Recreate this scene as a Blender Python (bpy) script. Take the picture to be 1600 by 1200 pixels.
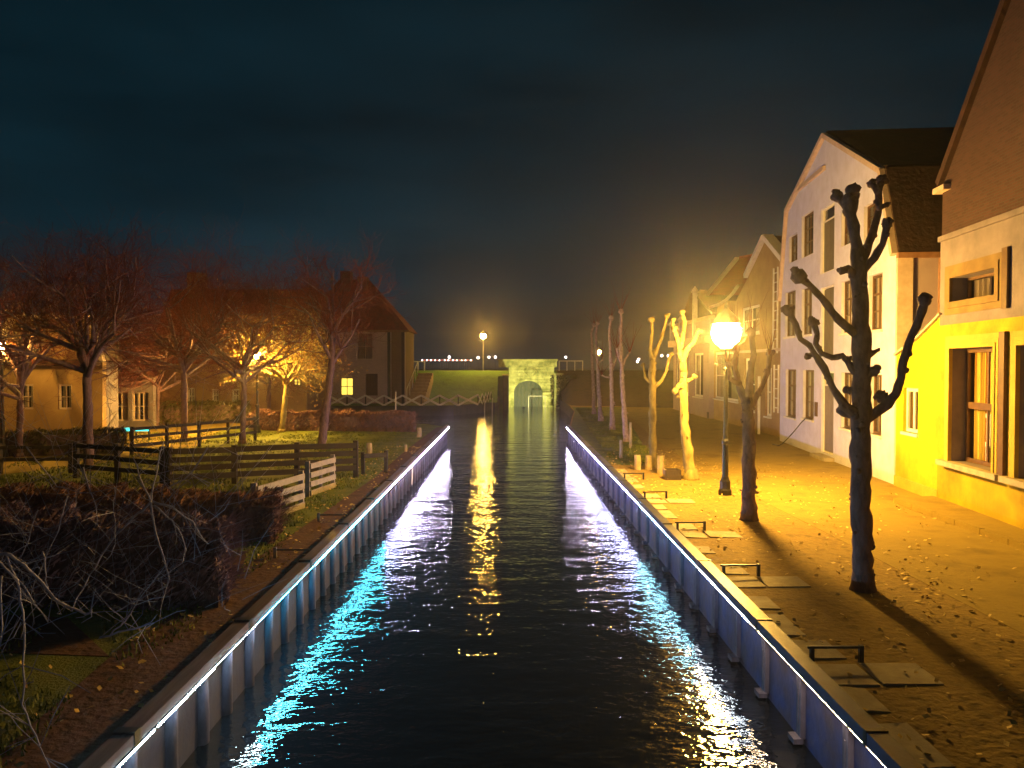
import bpy, math, random
from mathutils import Vector, Matrix, noise
from mathutils.geometry import tessellate_polygon

for _o in list(bpy.data.objects):
    bpy.data.objects.remove(_o)
S = bpy.context.scene
COL = S.collection
R = math.radians

# ------------------------------------------------------------------ camera
CAMZ = 3.2
YAW, PITCH = R(0.24), R(1.337)
cam = bpy.data.objects.new("camera", bpy.data.cameras.new("camera"))
COL.objects.link(cam)
cam.location = (0, 0, CAMZ)
cam.rotation_euler = (math.pi / 2 - PITCH, 0, -YAW)
cam.data.sensor_width = 36
cam.data.lens = 27
cam.data.clip_end = 3000
cam.data.clip_start = 0.05
S.camera = cam
S.render.resolution_x, S.render.resolution_y = 1024, 768
S.view_settings.view_transform = 'Standard'
S.view_settings.look = 'None'
S.view_settings.exposure = 0.0
S.view_settings.gamma = 1
S.render.engine = 'CYCLES'
S.cycles.use_denoising = True
S.cycles.max_bounces = 6
S.cycles.diffuse_bounces = 2
S.cycles.glossy_bounces = 3
S.cycles.transparent_max_bounces = 12
S.cycles.volume_bounces = 0
S.cycles.sample_clamp_indirect = 14
S.cycles.caustics_reflective = False
S.cycles.caustics_refractive = False

# ------------------------------------------------------------------ night sky (no sun: the photograph is taken at night)
W = bpy.data.worlds.new("World")
S.world = W
W.use_nodes = True
wt = W.node_tree
wt.nodes.clear()
wo = wt.nodes.new('ShaderNodeOutputWorld')
bg = wt.nodes.new('ShaderNodeBackground')
tc = wt.nodes.new('ShaderNodeTexCoord')
sp = wt.nodes.new('ShaderNodeSeparateXYZ')
wt.links.new(tc.outputs['Generated'], sp.inputs[0])
rmp = wt.nodes.new('ShaderNodeValToRGB')
rmp.color_ramp.elements[0].position = 0.0
rmp.color_ramp.elements[0].color = (0.0052, 0.0125, 0.0200, 1)
rmp.color_ramp.elements[1].position = 0.55
rmp.color_ramp.elements[1].color = (0.0014, 0.0065, 0.0095, 1)
e = rmp.color_ramp.elements.new(0.16)
e.color = (0.0026, 0.0150, 0.0235, 1)
wt.links.new(sp.outputs['Z'], rmp.inputs[0])
mp = wt.nodes.new('ShaderNodeMapping')
mp.inputs['Scale'].default_value = (1.2, 1.2, 4.5)
wt.links.new(tc.outputs['Generated'], mp.inputs[0])
cl = wt.nodes.new('ShaderNodeTexNoise')
cl.inputs['Scale'].default_value = 1.6
cl.inputs['Detail'].default_value = 5
wt.links.new(mp.outputs[0], cl.inputs['Vector'])
cr = wt.nodes.new('ShaderNodeMapRange')
cr.inputs['From Min'].default_value = 0.3
cr.inputs['From Max'].default_value = 0.7
cr.inputs['To Min'].default_value = 0.6
cr.inputs['To Max'].default_value = 1.6
wt.links.new(cl.outputs['Fac'], cr.inputs[0])
vm = wt.nodes.new('ShaderNodeVectorMath')
vm.operation = 'SCALE'
wt.links.new(rmp.outputs[0], vm.inputs[0])
wt.links.new(cr.outputs[0], vm.inputs['Scale'])
wt.links.new(vm.outputs[0], bg.inputs[0])
bg.inputs[1].default_value = 1.0
wt.links.new(bg.outputs[0], wo.inputs[0])

# ------------------------------------------------------------------ light levels
LAMP_NEAR = 8800
LAMP_LEFT = 13500
LAMP_SIDE = 2200
LAMP_DYKE = 3600
LAMP_FAR = 1200
FLOOD = 4200
LED = 150.0
HAZE = 0.0014
SODIUM = (1.0, 0.53, 0.085)

# ------------------------------------------------------------------ helpers
RX = Matrix.Rotation(-PITCH, 3, 'X')
RZ = Matrix.Rotation(-YAW, 3, 'Z')
CAM = Vector((0, 0, CAMZ))


def ray(px, py):
    return RZ @ (RX @ Vector(((px - 800) / 1200, 1, (600 - py) / 1200)))


def P(px, py, Y):
    d = ray(px, py)
    return CAM + d * (Y / d.y)


def G(px, py, z=0.0):
    d = ray(px, py)
    return CAM + d * ((z - CAMZ) / d.z)


class Frame:
    """A facade: s runs along it, z up, d goes into the building."""
    def __init__(s, o, u):
        s.o = Vector((o[0], o[1], 0))
        s.u = Vector((u[0], u[1], 0)).normalized()
        s.n = Vector((-s.u.y, s.u.x, 0))

    def pt(s, a, d, z):
        return s.o + s.u * a - s.n * d + Vector((0, 0, z))

    def px(s, px, py, d=0.0):
        r = ray(px, py)
        o = s.o - s.n * d
        t = (o - CAM).dot(s.n) / r.dot(s.n)
        p = CAM + r * t
        return ((p - s.o).dot(s.u), p.z)


MW = {}


def mw(o):
    return MW.get(o.name, Matrix.Identity(4))


class MB:
    def __init__(s):
        s.v = []
        s.f = []

    def quad(s, a, b, c, d):
        i = len(s.v)
        s.v += [Vector(a), Vector(b), Vector(c), Vector(d)]
        s.f.append((i, i + 1, i + 2, i + 3))
        return s

    def poly(s, pts):
        i = len(s.v)
        s.v += [Vector(p) for p in pts]
        s.f.append(tuple(range(i, i + len(pts))))
        return s

    def hexa(s, p):
        i = len(s.v)
        s.v += [Vector(q) for q in p]
        for f in ((3, 2, 1, 0), (4, 5, 6, 7), (0, 1, 5, 4), (1, 2, 6, 5), (2, 3, 7, 6), (3, 0, 4, 7)):
            s.f.append(tuple(i + k for k in f))
        return s

    def box(s, x0, x1, y0, y1, z0, z1):
        return s.hexa([(x0, y0, z0), (x1, y0, z0), (x1, y1, z0), (x0, y1, z0),
                       (x0, y0, z1), (x1, y0, z1), (x1, y1, z1), (x0, y1, z1)])

    def fbox(s, F, a0, a1, d0, d1, z0, z1):
        return s.hexa([F.pt(a0, d0, z0), F.pt(a1, d0, z0), F.pt(a1, d1, z0), F.pt(a0, d1, z0),
                       F.pt(a0, d0, z1), F.pt(a1, d0, z1), F.pt(a1, d1, z1), F.pt(a0, d1, z1)])

    def bar(s, p, q, w, h, up=(0, 0, 1)):
        p, q = Vector(p), Vector(q)
        t = (q - p).normalized()
        up = Vector(up)
        if abs(t.dot(up)) > 0.98:
            up = Vector((0, 1, 0))
        a = t.cross(up).normalized() * (w / 2)
        b = a.cross(t).normalized() * (h / 2)
        return s.hexa([p - a - b, p + a - b, q + a - b, q - a - b, p - a + b, p + a + b, q + a + b, q - a + b])

    def tube(s, pts, rad, n=6, jit=0.0, cap=True):
        pts = [Vector(p) for p in pts]
        base = len(s.v)
        prev = None
        for k, p in enumerate(pts):
            a = pts[max(0, k - 1)]
            b = pts[min(len(pts) - 1, k + 1)]
            t = (b - a)
            t = t.normalized() if t.length > 1e-9 else Vector((0, 0, 1))
            if prev is None:
                ref = Vector((1, 0, 0)) if abs(t.x) < 0.8 else Vector((0, 1, 0))
                u = t.cross(ref).normalized()
            else:
                u = (prev - t * prev.dot(t))
                u = u.normalized() if u.length > 1e-6 else t.orthogonal().normalized()
            prev = u
            w = t.cross(u)
            r = rad[k] if isinstance(rad, (list, tuple)) else rad
            for j in range(n):
                an = 2 * math.pi * j / n
                rr = r * (1 + (random.uniform(-jit, jit) if jit else 0))
                s.v.append(p + u * (math.cos(an) * rr) + w * (math.sin(an) * rr))
        for k in range(len(pts) - 1):
            for j in range(n):
                a = base + k * n + j
                b = base + k * n + (j + 1) % n
                s.f.append((a, b, b + n, a + n))
        if cap:
            s.f.append(tuple(base + j for j in range(n))[::-1])
            m = base + (len(pts) - 1) * n
            s.f.append(tuple(m + j for j in range(n)))
        return s

    def ball(s, c, r, jit=0.15, nu=8, nv=6, sq=1.0):
        c = Vector(c)
        base = len(s.v)
        s.v.append(c + Vector((0, 0, -r * sq)))
        for i in range(1, nv):
            th = math.pi * i / nv
            for j in range(nu):
                ph = 2 * math.pi * j / nu
                rr = r * (1 + random.uniform(-jit, jit))
                s.v.append(c + Vector((math.sin(th) * math.cos(ph) * rr, math.sin(th) * math.sin(ph) * rr, -math.cos(th) * rr * sq)))
        s.v.append(c + Vector((0, 0, r * sq)))
        top = len(s.v) - 1
        for j in range(nu):
            s.f.append((base, base + 1 + (j + 1) % nu, base + 1 + j))
            s.f.append((top, top - nu + j, top - nu + (j + 1) % nu))
        for i in range(nv - 2):
            for j in range(nu):
                a = base + 1 + i * nu + j
                b = base + 1 + i * nu + (j + 1) % nu
                s.f.append((a, b, b + nu, a + nu))
        return s

    def lathe(s, c, prof, n=12):
        c = Vector(c)
        base = len(s.v)
        for r, z in prof:
            for j in range(n):
                an = 2 * math.pi * j / n
                s.v.append(c + Vector((math.cos(an) * r, math.sin(an) * r, z)))
        for k in range(len(prof) - 1):
            for j in range(n):
                a = base + k * n + j
                b = base + k * n + (j + 1) % n
                s.f.append((a, b, b + n, a + n))
        s.f.append(tuple(base + j for j in range(n))[::-1])
        m = base + (len(prof) - 1) * n
        s.f.append(tuple(m + j for j in range(n)))
        return s

    def slab(s, F, outer, holes, d0, d1):
        """outline and holes as (s, z) lists on the facade F, between depths d0 and d1"""
        loops = [outer] + list(holes)
        flat = [Vector((a, z, 0)) for L in loops for a, z in L]
        tris = tessellate_polygon([[Vector((a, z, 0)) for a, z in L] for L in loops])
        for d, rev in ((d0, False), (d1, True)):
            i = len(s.v)
            s.v += [F.pt(p.x, d, p.y) for p in flat]
            for t in tris:
                a, b, c = [flat[k] for k in t]
                ar = (b.x - a.x) * (c.y - a.y) - (b.y - a.y) * (c.x - a.x)
                tt = t if (ar > 0) != rev else t[::-1]
                s.f.append(tuple(i + k for k in tt))
        for L in loops:
            for k in range(len(L)):
                a, b = L[k], L[(k + 1) % len(L)]
                s.quad(F.pt(a[0], d0, a[1]), F.pt(b[0], d0, b[1]), F.pt(b[0], d1, b[1]), F.pt(a[0], d1, a[1]))
        return s

    def mesh(s, name, mat, smooth=False, inv=None):
        me = bpy.data.meshes.new(name)
        vv = [inv @ v for v in s.v] if inv is not None else s.v
        me.from_pydata([tuple(v) for v in vv], [], s.f)
        if mat:
            me.materials.append(mat)
        if smooth:
            for p in me.polygons:
                p.use_smooth = True
        me.update()
        return me

    def build(s, name, mat, parent=None, smooth=False, kind=None, label=None):
        inv = mw(parent).inverted() if parent else None
        me = s.mesh(name, mat, smooth, inv)
        o = bpy.data.objects.new(name, me)
        COL.objects.link(o)
        if parent:
            o.parent = parent
            MW[o.name] = mw(parent)
        if kind:
            o['kind'] = kind
        if label:
            o['label'] = label
        return o


def thing(name, label, cat, loc=(0, 0, 0), group=None):
    o = bpy.data.objects.new(name, None)
    COL.objects.link(o)
    o.location = loc
    o.empty_display_size = 0.2
    MW[o.name] = Matrix.Translation(loc)
    return tag(o, label, cat, group)


def tag(o, label, cat, group=None):
    o['label'] = label
    o['category'] = cat
    if group:
        o['group'] = group
    return o


def inst(me, name, parent, loc=None, mat4=None):
    o = bpy.data.objects.new(name, me)
    COL.objects.link(o)
    o.parent = parent
    if mat4 is not None:
        o.matrix_local = mat4
    elif loc is not None:
        o.location = Vector(loc) - mw(parent).translation
    return o


def copy_tree(root, loc, label, group):
    """a copy of a thing with its parts and sub-parts, sharing mesh data"""
    r = root.copy()
    COL.objects.link(r)
    r.location = loc
    r['label'] = label
    if group:
        r['group'] = group
    for ch in list(root.children):
        c = ch.copy()
        COL.objects.link(c)
        c.parent = r
        for g in ch.children:
            q = g.copy()
            COL.objects.link(q)
            q.parent = c
    return r


# ------------------------------------------------------------------ materials
def mat(name, col, col2=None, rough=0.8, scale=6.0, bump=0.0, bscale=None, metal=0.0, spec=0.3, stretch=None, detail=5, emit=None, lo=0.35, hi=0.65):
    m = bpy.data.materials.new(name)
    m.use_nodes = True
    nt = m.node_tree
    b = nt.nodes['Principled BSDF']
    b.inputs['Roughness'].default_value = rough
    b.inputs['Metallic'].default_value = metal
    b.inputs['Specular IOR Level'].default_value = spec
    b.inputs['Base Color'].default_value = (*col, 1)
    tcn = nt.nodes.new('ShaderNodeTexCoord')
    src = tcn.outputs['Object']
    if stretch:
        mpn = nt.nodes.new('ShaderNodeMapping')
        mpn.inputs['Scale'].default_value = stretch
        nt.links.new(src, mpn.inputs[0])
        src = mpn.outputs[0]
    if col2:
        n = nt.nodes.new('ShaderNodeTexNoise')
        n.inputs['Scale'].default_value = scale
        n.inputs['Detail'].default_value = detail
        n.inputs['Roughness'].default_value = 0.6
        nt.links.new(src, n.inputs['Vector'])
        r = nt.nodes.new('ShaderNodeValToRGB')
        r.color_ramp.elements[0].position = lo
        r.color_ramp.elements[1].position = hi
        r.color_ramp.elements[0].color = (*col, 1)
        r.color_ramp.elements[1].color = (*col2, 1)
        nt.links.new(n.outputs['Fac'], r.inputs[0])
        nt.links.new(r.outputs[0], b.inputs['Base Color'])
    if bump:
        n2 = nt.nodes.new('ShaderNodeTexNoise')
        n2.inputs['Scale'].default_value = bscale or scale * 4
        n2.inputs['Detail'].default_value = 6
        nt.links.new(src, n2.inputs['Vector'])
        bp = nt.nodes.new('ShaderNodeBump')
        bp.inputs['Strength'].default_value = 1.0
        bp.inputs['Distance'].default_value = bump
        nt.links.new(n2.outputs['Fac'], bp.inputs['Height'])
        nt.links.new(bp.outputs[0], b.inputs['Normal'])
    if emit:
        b.inputs['Emission Color'].default_value = (*emit[0], 1)
        b.inputs['Emission Strength'].default_value = emit[1]
    return m


def emis(name, col, strength):
    m = bpy.data.materials.new(name)
    m.use_nodes = True
    nt = m.node_tree
    nt.nodes.clear()
    o = nt.nodes.new('ShaderNodeOutputMaterial')
    en = nt.nodes.new('ShaderNodeEmission')
    en.inputs[0].default_value = (*col, 1)
    en.inputs[1].default_value = strength
    nt.links.new(en.outputs[0], o.inputs[0])
    return m


def brickmat(name, c1, c2, mortar, bw=0.21, bh=0.06, axis='x'):
    """brick courses: colour and fine relief for walls too far or too dim to tell single bricks apart"""
    m = mat(name, c1, None, rough=0.9)
    nt = m.node_tree
    b = nt.nodes['Principled BSDF']
    g = nt.nodes.new('ShaderNodeNewGeometry')
    s_ = nt.nodes.new('ShaderNodeSeparateXYZ')
    nt.links.new(g.outputs['Position'], s_.inputs[0])
    add = nt.nodes.new('ShaderNodeMath')
    add.operation = 'ADD'
    nt.links.new(s_.outputs[0], add.inputs[0])
    nt.links.new(s_.outputs[1], add.inputs[1])
    c = nt.nodes.new('ShaderNodeCombineXYZ')
    nt.links.new(add.outputs[0], c.inputs[0])
    nt.links.new(s_.outputs[2], c.inputs[1])
    br = nt.nodes.new('ShaderNodeTexBrick')
    br.inputs['Color1'].default_value = (*c1, 1)
    br.inputs['Color2'].default_value = (*c2, 1)
    br.inputs['Mortar'].default_value = (*mortar, 1)
    br.inputs['Scale'].default_value = 1
    br.inputs['Mortar Size'].default_value = 0.008
    br.inputs['Brick Width'].default_value = bw
    br.inputs['Row Height'].default_value = bh
    nt.links.new(c.outputs[0], br.inputs['Vector'])
    n = nt.nodes.new('ShaderNodeTexNoise')
    n.inputs['Scale'].default_value = 1.3
    n.inputs['Detail'].default_value = 6
    mx = nt.nodes.new('ShaderNodeMixRGB')
    mx.blend_type = 'MULTIPLY'
    mx.inputs[0].default_value = 0.7
    rr = nt.nodes.new('ShaderNodeValToRGB')
    rr.color_ramp.elements[0].position = 0.3
    rr.color_ramp.elements[0].color = (.45, .42, .42, 1)
    rr.color_ramp.elements[1].position = 0.65
    nt.links.new(n.outputs['Fac'], rr.inputs[0])
    nt.links.new(br.outputs['Color'], mx.inputs[1])
    nt.links.new(rr.outputs[0], mx.inputs[2])
    nt.links.new(mx.outputs[0], b.inputs['Base Color'])
    bp = nt.nodes.new('ShaderNodeBump')
    bp.inputs['Distance'].default_value = 0.006
    bp.invert = True
    nt.links.new(br.outputs['Fac'], bp.inputs['Height'])
    nt.links.new(bp.outputs[0], b.inputs['Normal'])
    return m


def glassmat(name, tint=(1, 1, 1), base=0.06):
    m = bpy.data.materials.new(name)
    m.use_nodes = True
    nt = m.node_tree
    nt.nodes.clear()
    o = nt.nodes.new('ShaderNodeOutputMaterial')
    t = nt.nodes.new('ShaderNodeBsdfTransparent')
    t.inputs[0].default_value = (*tint, 1)
    g = nt.nodes.new('ShaderNodeBsdfGlossy')
    g.inputs['Roughness'].default_value = 0.03
    lw = nt.nodes.new('ShaderNodeLayerWeight')
    lw.inputs['Blend'].default_value = .5
    pw = nt.nodes.new('ShaderNodeMath')
    pw.operation = 'POWER'
    pw.inputs[1].default_value = 4
    nt.links.new(lw.outputs['Facing'], pw.inputs[0])
    f = nt.nodes.new('ShaderNodeMath')
    f.operation = 'MULTIPLY_ADD'
    f.inputs[1].default_value = .9
    f.inputs[2].default_value = base
    nt.links.new(pw.outputs[0], f.inputs[0])
    mx = nt.nodes.new('ShaderNodeMixShader')
    nt.links.new(f.outputs[0], mx.inputs[0])
    nt.links.new(t.outputs[0], mx.inputs[1])
    nt.links.new(g.outputs[0], mx.inputs[2])
    nt.links.new(mx.outputs[0], o.inputs[0])
    return m


M = {}
M['render_white'] = mat('white_render', (.66, .67, .90), (.52, .52, .70), rough=.75, scale=2.2, bump=.006, bscale=14, lo=.3, hi=.75)
M['render_yellow'] = mat('yellow_render', (.44, .44, .012), (.27, .26, .010), rough=.8, scale=1.1, bump=.004, bscale=20)
M['render_dim'] = mat('dim_sand_render', (.22, .15, .06), (.15, .10, .045), rough=.8, scale=2)  # darker copy of the sand render, dimmed in colour for the upper window
M['render_lamplit'] = mat('lamplit_render', (.46, .34, .014), (.27, .19, .012), rough=.85, scale=1.1, bump=.006, bscale=18)  # lamplight on the lower wall is put into this render colour
M['render_sand'] = mat('sand_render', (.48, .36, .06), (.38, .28, .045), rough=.8, scale=1.8, bump=.006, bscale=16)
M['render_grey'] = mat('grey_render', (.22, .19, .21), (.15, .13, .15), rough=.85, scale=1.7, bump=.006, bscale=12)
M['render_pink'] = mat('pink_render', (.42, .33, .36), (.36, .28, .31), rough=.8, scale=1.0, bump=.003)
M['render_ochre'] = mat('ochre_render', (.40, .27, .12), (.30, .19, .09), rough=.85, scale=1.0, bump=.004)
M['brick'] = brickmat('red_brick', (.095, .045, .040), (.065, .032, .030), (.075, .058, .055))  # red brick, colour darkened for the shade above the lamp
M['brick_dark'] = brickmat('dark_brick', (.20, .10, .085), (.16, .08, .07), (.16, .13, .12))
M['brick_mauve'] = brickmat('mauve_brick', (.66, .50, .50), (.54, .41, .41), (.6, .5, .5))
M['brick_amber'] = brickmat('amber_brick', (.30, .18, .09), (.24, .14, .07), (.24, .19, .14))
M['tiles'] = mat('roof_tiles_red', (.32, .055, .022), (.19, .04, .02), rough=.7, scale=3, bump=.03, bscale=9)
M['tiles_dark'] = mat('roof_tiles_dark', (.060, .030, .022), (.035, .02, .017), rough=.8, scale=3, bump=.03, bscale=8)
M['board'] = mat('painted_board', (.62, .50, .42), (.50, .38, .30), rough=.6, scale=5)
M['board_brown'] = mat('brown_board', (.30, .16, .09), (.22, .11, .06), rough=.6, scale=5)
M['white_paint'] = mat('white_paint', (.80, .78, .74), (.70, .68, .65), rough=.45, scale=6)
M['grey_door'] = mat('grey_door_paint', (.22, .19, .18), (.18, .15, .145), rough=.5, scale=4)
M['olive_door'] = mat('olive_shutter_paint', (.13, .115, .085), (.10, .09, .065), rough=.5, scale=4)
M['frame_brown'] = mat('brown_window_paint', (.13, .07, .035), (.09, .05, .028), rough=.5, scale=6)
M['dark_in'] = mat('dark_interior', (.035, .03, .028), rough=.9)
M['curtain'] = mat('ochre_curtain', (.85, .70, .16), (.42, .20, .04), rough=.9, scale=2.2, stretch=(6, 6, .05), detail=2, lo=.44, hi=.54)
M['curtain_grey'] = mat('grey_net_curtain', (.42, .36, .30), (.30, .25, .21), rough=.9, scale=3, stretch=(6, 6, .2))
M['iron'] = mat('black_iron', (.010, .010, .013), (.02, .02, .024), rough=.38, scale=20, metal=.3, spec=.6)
M['steel'] = mat('galvanised_steel', (.25, .25, .27), (.16, .15, .16), rough=.45, scale=10, metal=.6)
M['bark'] = mat('pollard_bark', (.20, .125, .145), (.10, .062, .075), rough=.92, scale=9, bump=.025, bscale=26, stretch=(1, 1, .45))
M['bark_lamplit'] = mat('lamplit_bark', (.30, .25, .09), (.17, .13, .05), rough=.9, scale=6, bump=.02, bscale=16, stretch=(1, 1, .5))  # lighter, yellower copy of the bark that carries the lamplight in its colour
M['twig'] = mat('twig_bark', (.19, .045, .028), (.10, .028, .02), rough=.9, scale=4)
M['twig_pale'] = mat('pale_twig', (.40, .42, .62), (.26, .27, .42), rough=.8, scale=20)
M['gold_leaf'] = mat('golden_leaves', (.42, .24, .04), (.30, .15, .02), rough=.7, scale=5)
M['hedge_leaf'] = mat('beech_hedge_leaves', (.24, .115, .095), (.13, .075, .085), rough=.85, scale=4)
M['hedge_purple'] = mat('purple_twig_hedge', (.30, .20, .27), (.14, .09, .14), rough=.85, scale=5)
M['hedge_green'] = mat('green_hedge_leaves', (.10, .085, .025), (.06, .055, .02), rough=.85, scale=4)
M['fence_dark'] = mat('dark_fence_wood', (.045, .033, .026), (.03, .022, .018), rough=.75, scale=3, stretch=(1, 1, 4), bump=.003)
M['fence_grey'] = mat('grey_gate_wood', (.30, .27, .26), (.21, .19, .185), rough=.7, scale=5, bump=.003)
M['fence_white'] = mat('white_cross_slats', (.88, .85, .82), (.78, .75, .72), rough=.6, scale=6)
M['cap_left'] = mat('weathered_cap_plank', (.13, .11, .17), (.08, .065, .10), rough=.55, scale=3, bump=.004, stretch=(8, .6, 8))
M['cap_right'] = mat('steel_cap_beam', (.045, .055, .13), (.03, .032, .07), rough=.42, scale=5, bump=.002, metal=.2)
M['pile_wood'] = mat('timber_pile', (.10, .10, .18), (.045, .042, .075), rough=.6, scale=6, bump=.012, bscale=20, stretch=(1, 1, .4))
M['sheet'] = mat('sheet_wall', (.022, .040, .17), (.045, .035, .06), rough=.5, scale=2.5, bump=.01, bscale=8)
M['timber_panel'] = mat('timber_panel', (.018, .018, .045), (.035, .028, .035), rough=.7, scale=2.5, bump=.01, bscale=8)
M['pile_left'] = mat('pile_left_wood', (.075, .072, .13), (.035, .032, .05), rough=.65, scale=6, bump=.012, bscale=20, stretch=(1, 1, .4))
M['bark_led_tint'] = mat('led_tinted_bark', (.34, .26, .32), (.20, .15, .19), rough=.9, scale=8, bump=.02, bscale=20)  # bark with the lilac of the strip lights mixed into its colour
M['slab_stone'] = mat('concrete_slab', (.42, .37, .27), (.30, .26, .19), rough=.8, scale=5, bump=.004)
M['stub'] = mat('pale_stub_wood', (.42, .34, .20), (.3, .23, .13), rough=.8, scale=7, bump=.01)
M['moss_stone'] = mat('mossy_stone', (.42, .40, .18), (.16, .17, .06), rough=.9, scale=1.6, bump=.03, bscale=5, lo=.38, hi=.62)
M['dark_stone'] = mat('dark_stone', (.07, .065, .05), (.045, .045, .03), rough=.9, scale=2, bump=.02)
M['gate_plank'] = mat('grey_green_gate', (.075, .085, .075), (.05, .06, .05), rough=.8, scale=3, bump=.005, stretch=(6, 1, .7))
M['step'] = mat('sandstone_step', (.46, .34, .20), (.34, .25, .15), rough=.85, scale=4)
M['cloth_white'] = mat('white_plastic', (.8, .8, .82), rough=.4)
M['glass'] = glassmat('window_glass', (.85, .85, .85))
M['lamp_glass'] = glassmat('lantern_glass', (.98, .97, .95))
M['lit_pane'] = emis('lit_yellow_pane', (1.0, .72, .10), 1.6)
M['bulb'] = emis('bulb_glow', (1.0, .62, .2), 60)
M['harbour'] = emis('harbour_lamp_glow', (1.0, .85, .80), 7)
M['harbour_red'] = emis('harbour_lamp_red', (1.0, .16, .08), 1.6)
M['cyan'] = emis('cyan_tube_glow', (.10, 1.0, .85), 2.2)


def add_courses(m, bw, bh, dist=.03):
    nt = m.node_tree
    b = nt.nodes['Principled BSDF']
    g = nt.nodes.new('ShaderNodeNewGeometry')
    s_ = nt.nodes.new('ShaderNodeSeparateXYZ')
    c = nt.nodes.new('ShaderNodeCombineXYZ')
    nt.links.new(g.outputs['Position'], s_.inputs[0])
    nt.links.new(s_.outputs[0], c.inputs[0])
    nt.links.new(s_.outputs[2], c.inputs[1])
    br = nt.nodes.new('ShaderNodeTexBrick')
    br.inputs['Scale'].default_value = 1
    br.inputs['Mortar Size'].default_value = .018
    br.inputs['Brick Width'].default_value = bw
    br.inputs['Row Height'].default_value = bh
    nt.links.new(c.outputs[0], br.inputs['Vector'])
    bp = nt.nodes.new('ShaderNodeBump')
    bp.inputs['Distance'].default_value = dist
    bp.invert = True
    nt.links.new(br.outputs['Fac'], bp.inputs['Height'])
    old = b.inputs['Normal'].links[0].from_socket if b.inputs['Normal'].links else None
    if old:
        nt.links.new(old, bp.inputs['Normal'])
    nt.links.new(bp.outputs[0], b.inputs['Normal'])


add_courses(M['moss_stone'], .75, .32)

# ground materials ------------------------------------------------------------
def ground_mat(name, stops, scale, bump, bscale, rough=.9, extra=None):
    m = mat(name, stops[0], None, rough=rough)
    nt = m.node_tree
    b = nt.nodes['Principled BSDF']
    g = nt.nodes.new('ShaderNodeNewGeometry')
    n = nt.nodes.new('ShaderNodeTexNoise')
    n.inputs['Scale'].default_value = scale
    n.inputs['Detail'].default_value = 8
    n.inputs['Roughness'].default_value = .65
    nt.links.new(g.outputs['Position'], n.inputs['Vector'])
    r = nt.nodes.new('ShaderNodeValToRGB')
    els = r.color_ramp.elements
    k = len(stops)
    els[0].position, els[0].color = .30, (*stops[0], 1)
    els[1].position, els[1].color = .70, (*stops[-1], 1)
    for i in range(1, k - 1):
        el = els.new(.30 + .40 * i / (k - 1))
        el.color = (*stops[i], 1)
    nt.links.new(n.outputs['Fac'], r.inputs[0])
    nt.links.new(r.outputs[0], b.inputs['Base Color'])
    n2 = nt.nodes.new('ShaderNodeTexNoise')
    n2.inputs['Scale'].default_value = bscale
    n2.inputs['Detail'].default_value = 7
    nt.links.new(g.outputs['Position'], n2.inputs['Vector'])
    bp = nt.nodes.new('ShaderNodeBump')
    bp.inputs['Distance'].default_value = bump
    nt.links.new(n2.outputs['Fac'], bp.inputs['Height'])
    nt.links.new(bp.outputs[0], b.inputs['Normal'])
    return m


M['grass'] = ground_mat('grass_turf', [(.07, .095, .010), (.13, .165, .020), (.19, .19, .034)], 1.4, .03, 30)
M['soil'] = ground_mat('bare_soil', [(.085, .040, .022), (.12, .062, .035), (.06, .032, .02)], 2.2, .035, 10)
M['road'] = ground_mat('sandy_street', [(.17, .12, .030), (.28, .205, .045), (.22, .16, .035)], .9, .012, 14)
M['verge'] = ground_mat('leafy_verge', [(.15, .095, .025), (.28, .19, .045), (.12, .08, .02)], 3.5, .028, 13)
M['dyke'] = ground_mat('dyke_grass', [(.05, .12, .010), (.10, .22, .018), (.07, .15, .012)], .8, .08, 6)
M['brown_bank'] = ground_mat('brown_bank', [(.055, .035, .018), (.085, .055, .026), (.04, .03, .012)], .8, .08, 6)
M['leaf'] = mat('fallen_leaves', (.80, .62, .20), (.38, .25, .07), rough=.7, scale=9)
M['blade'] = mat('grass_blades', (.09, .13, .016), (.19, .22, .035), rough=.7, scale=2)

# water -----------------------------------------------------------------------
wm = bpy.data.materials.new('canal_water')
wm.use_nodes = True
nt = wm.node_tree
b = nt.nodes['Principled BSDF']
b.inputs['Base Color'].default_value = (.004, .006, .010, 1)
b.inputs['Roughness'].default_value = .02
b.inputs['IOR'].default_value = 1.4
b.inputs['Specular IOR Level'].default_value = .5
g = nt.nodes.new('ShaderNodeNewGeometry')
hs = []
for sc, amp, st in ((.8, .040, (.45, 1.5, 1)), (1.7, .022, (.9, 1.1, 1)), (5.0, .015, (.8, 1.1, 1)), (15.0, .0065, (.8, 1.15, 1))):
    mpn = nt.nodes.new('ShaderNodeMapping')
    mpn.inputs['Scale'].default_value = st
    nt.links.new(g.outputs['Position'], mpn.inputs[0])
    n = nt.nodes.new('ShaderNodeTexNoise')
    n.inputs['Scale'].default_value = sc
    n.inputs['Detail'].default_value = 1.5
    nt.links.new(mpn.outputs[0], n.inputs['Vector'])
    mu = nt.nodes.new('ShaderNodeMath')
    mu.operation = 'MULTIPLY'
    mu.inputs[1].default_value = amp
    nt.links.new(n.outputs['Fac'], mu.inputs[0])
    hs.append(mu)
a1 = nt.nodes.new('ShaderNodeMath')
nt.links.new(hs[0].outputs[0], a1.inputs[0])
nt.links.new(hs[1].outputs[0], a1.inputs[1])
for h_ in hs[2:]:
    a2 = nt.nodes.new('ShaderNodeMath')
    nt.links.new(a1.outputs[0], a2.inputs[0])
    nt.links.new(h_.outputs[0], a2.inputs[1])
    a1 = a2
bp = nt.nodes.new('ShaderNodeBump')
bp.inputs['Distance'].default_value = 1.0
nt.links.new(a2.outputs[0], bp.inputs['Height'])
nt.links.new(bp.outputs[0], b.inputs['Normal'])
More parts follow.
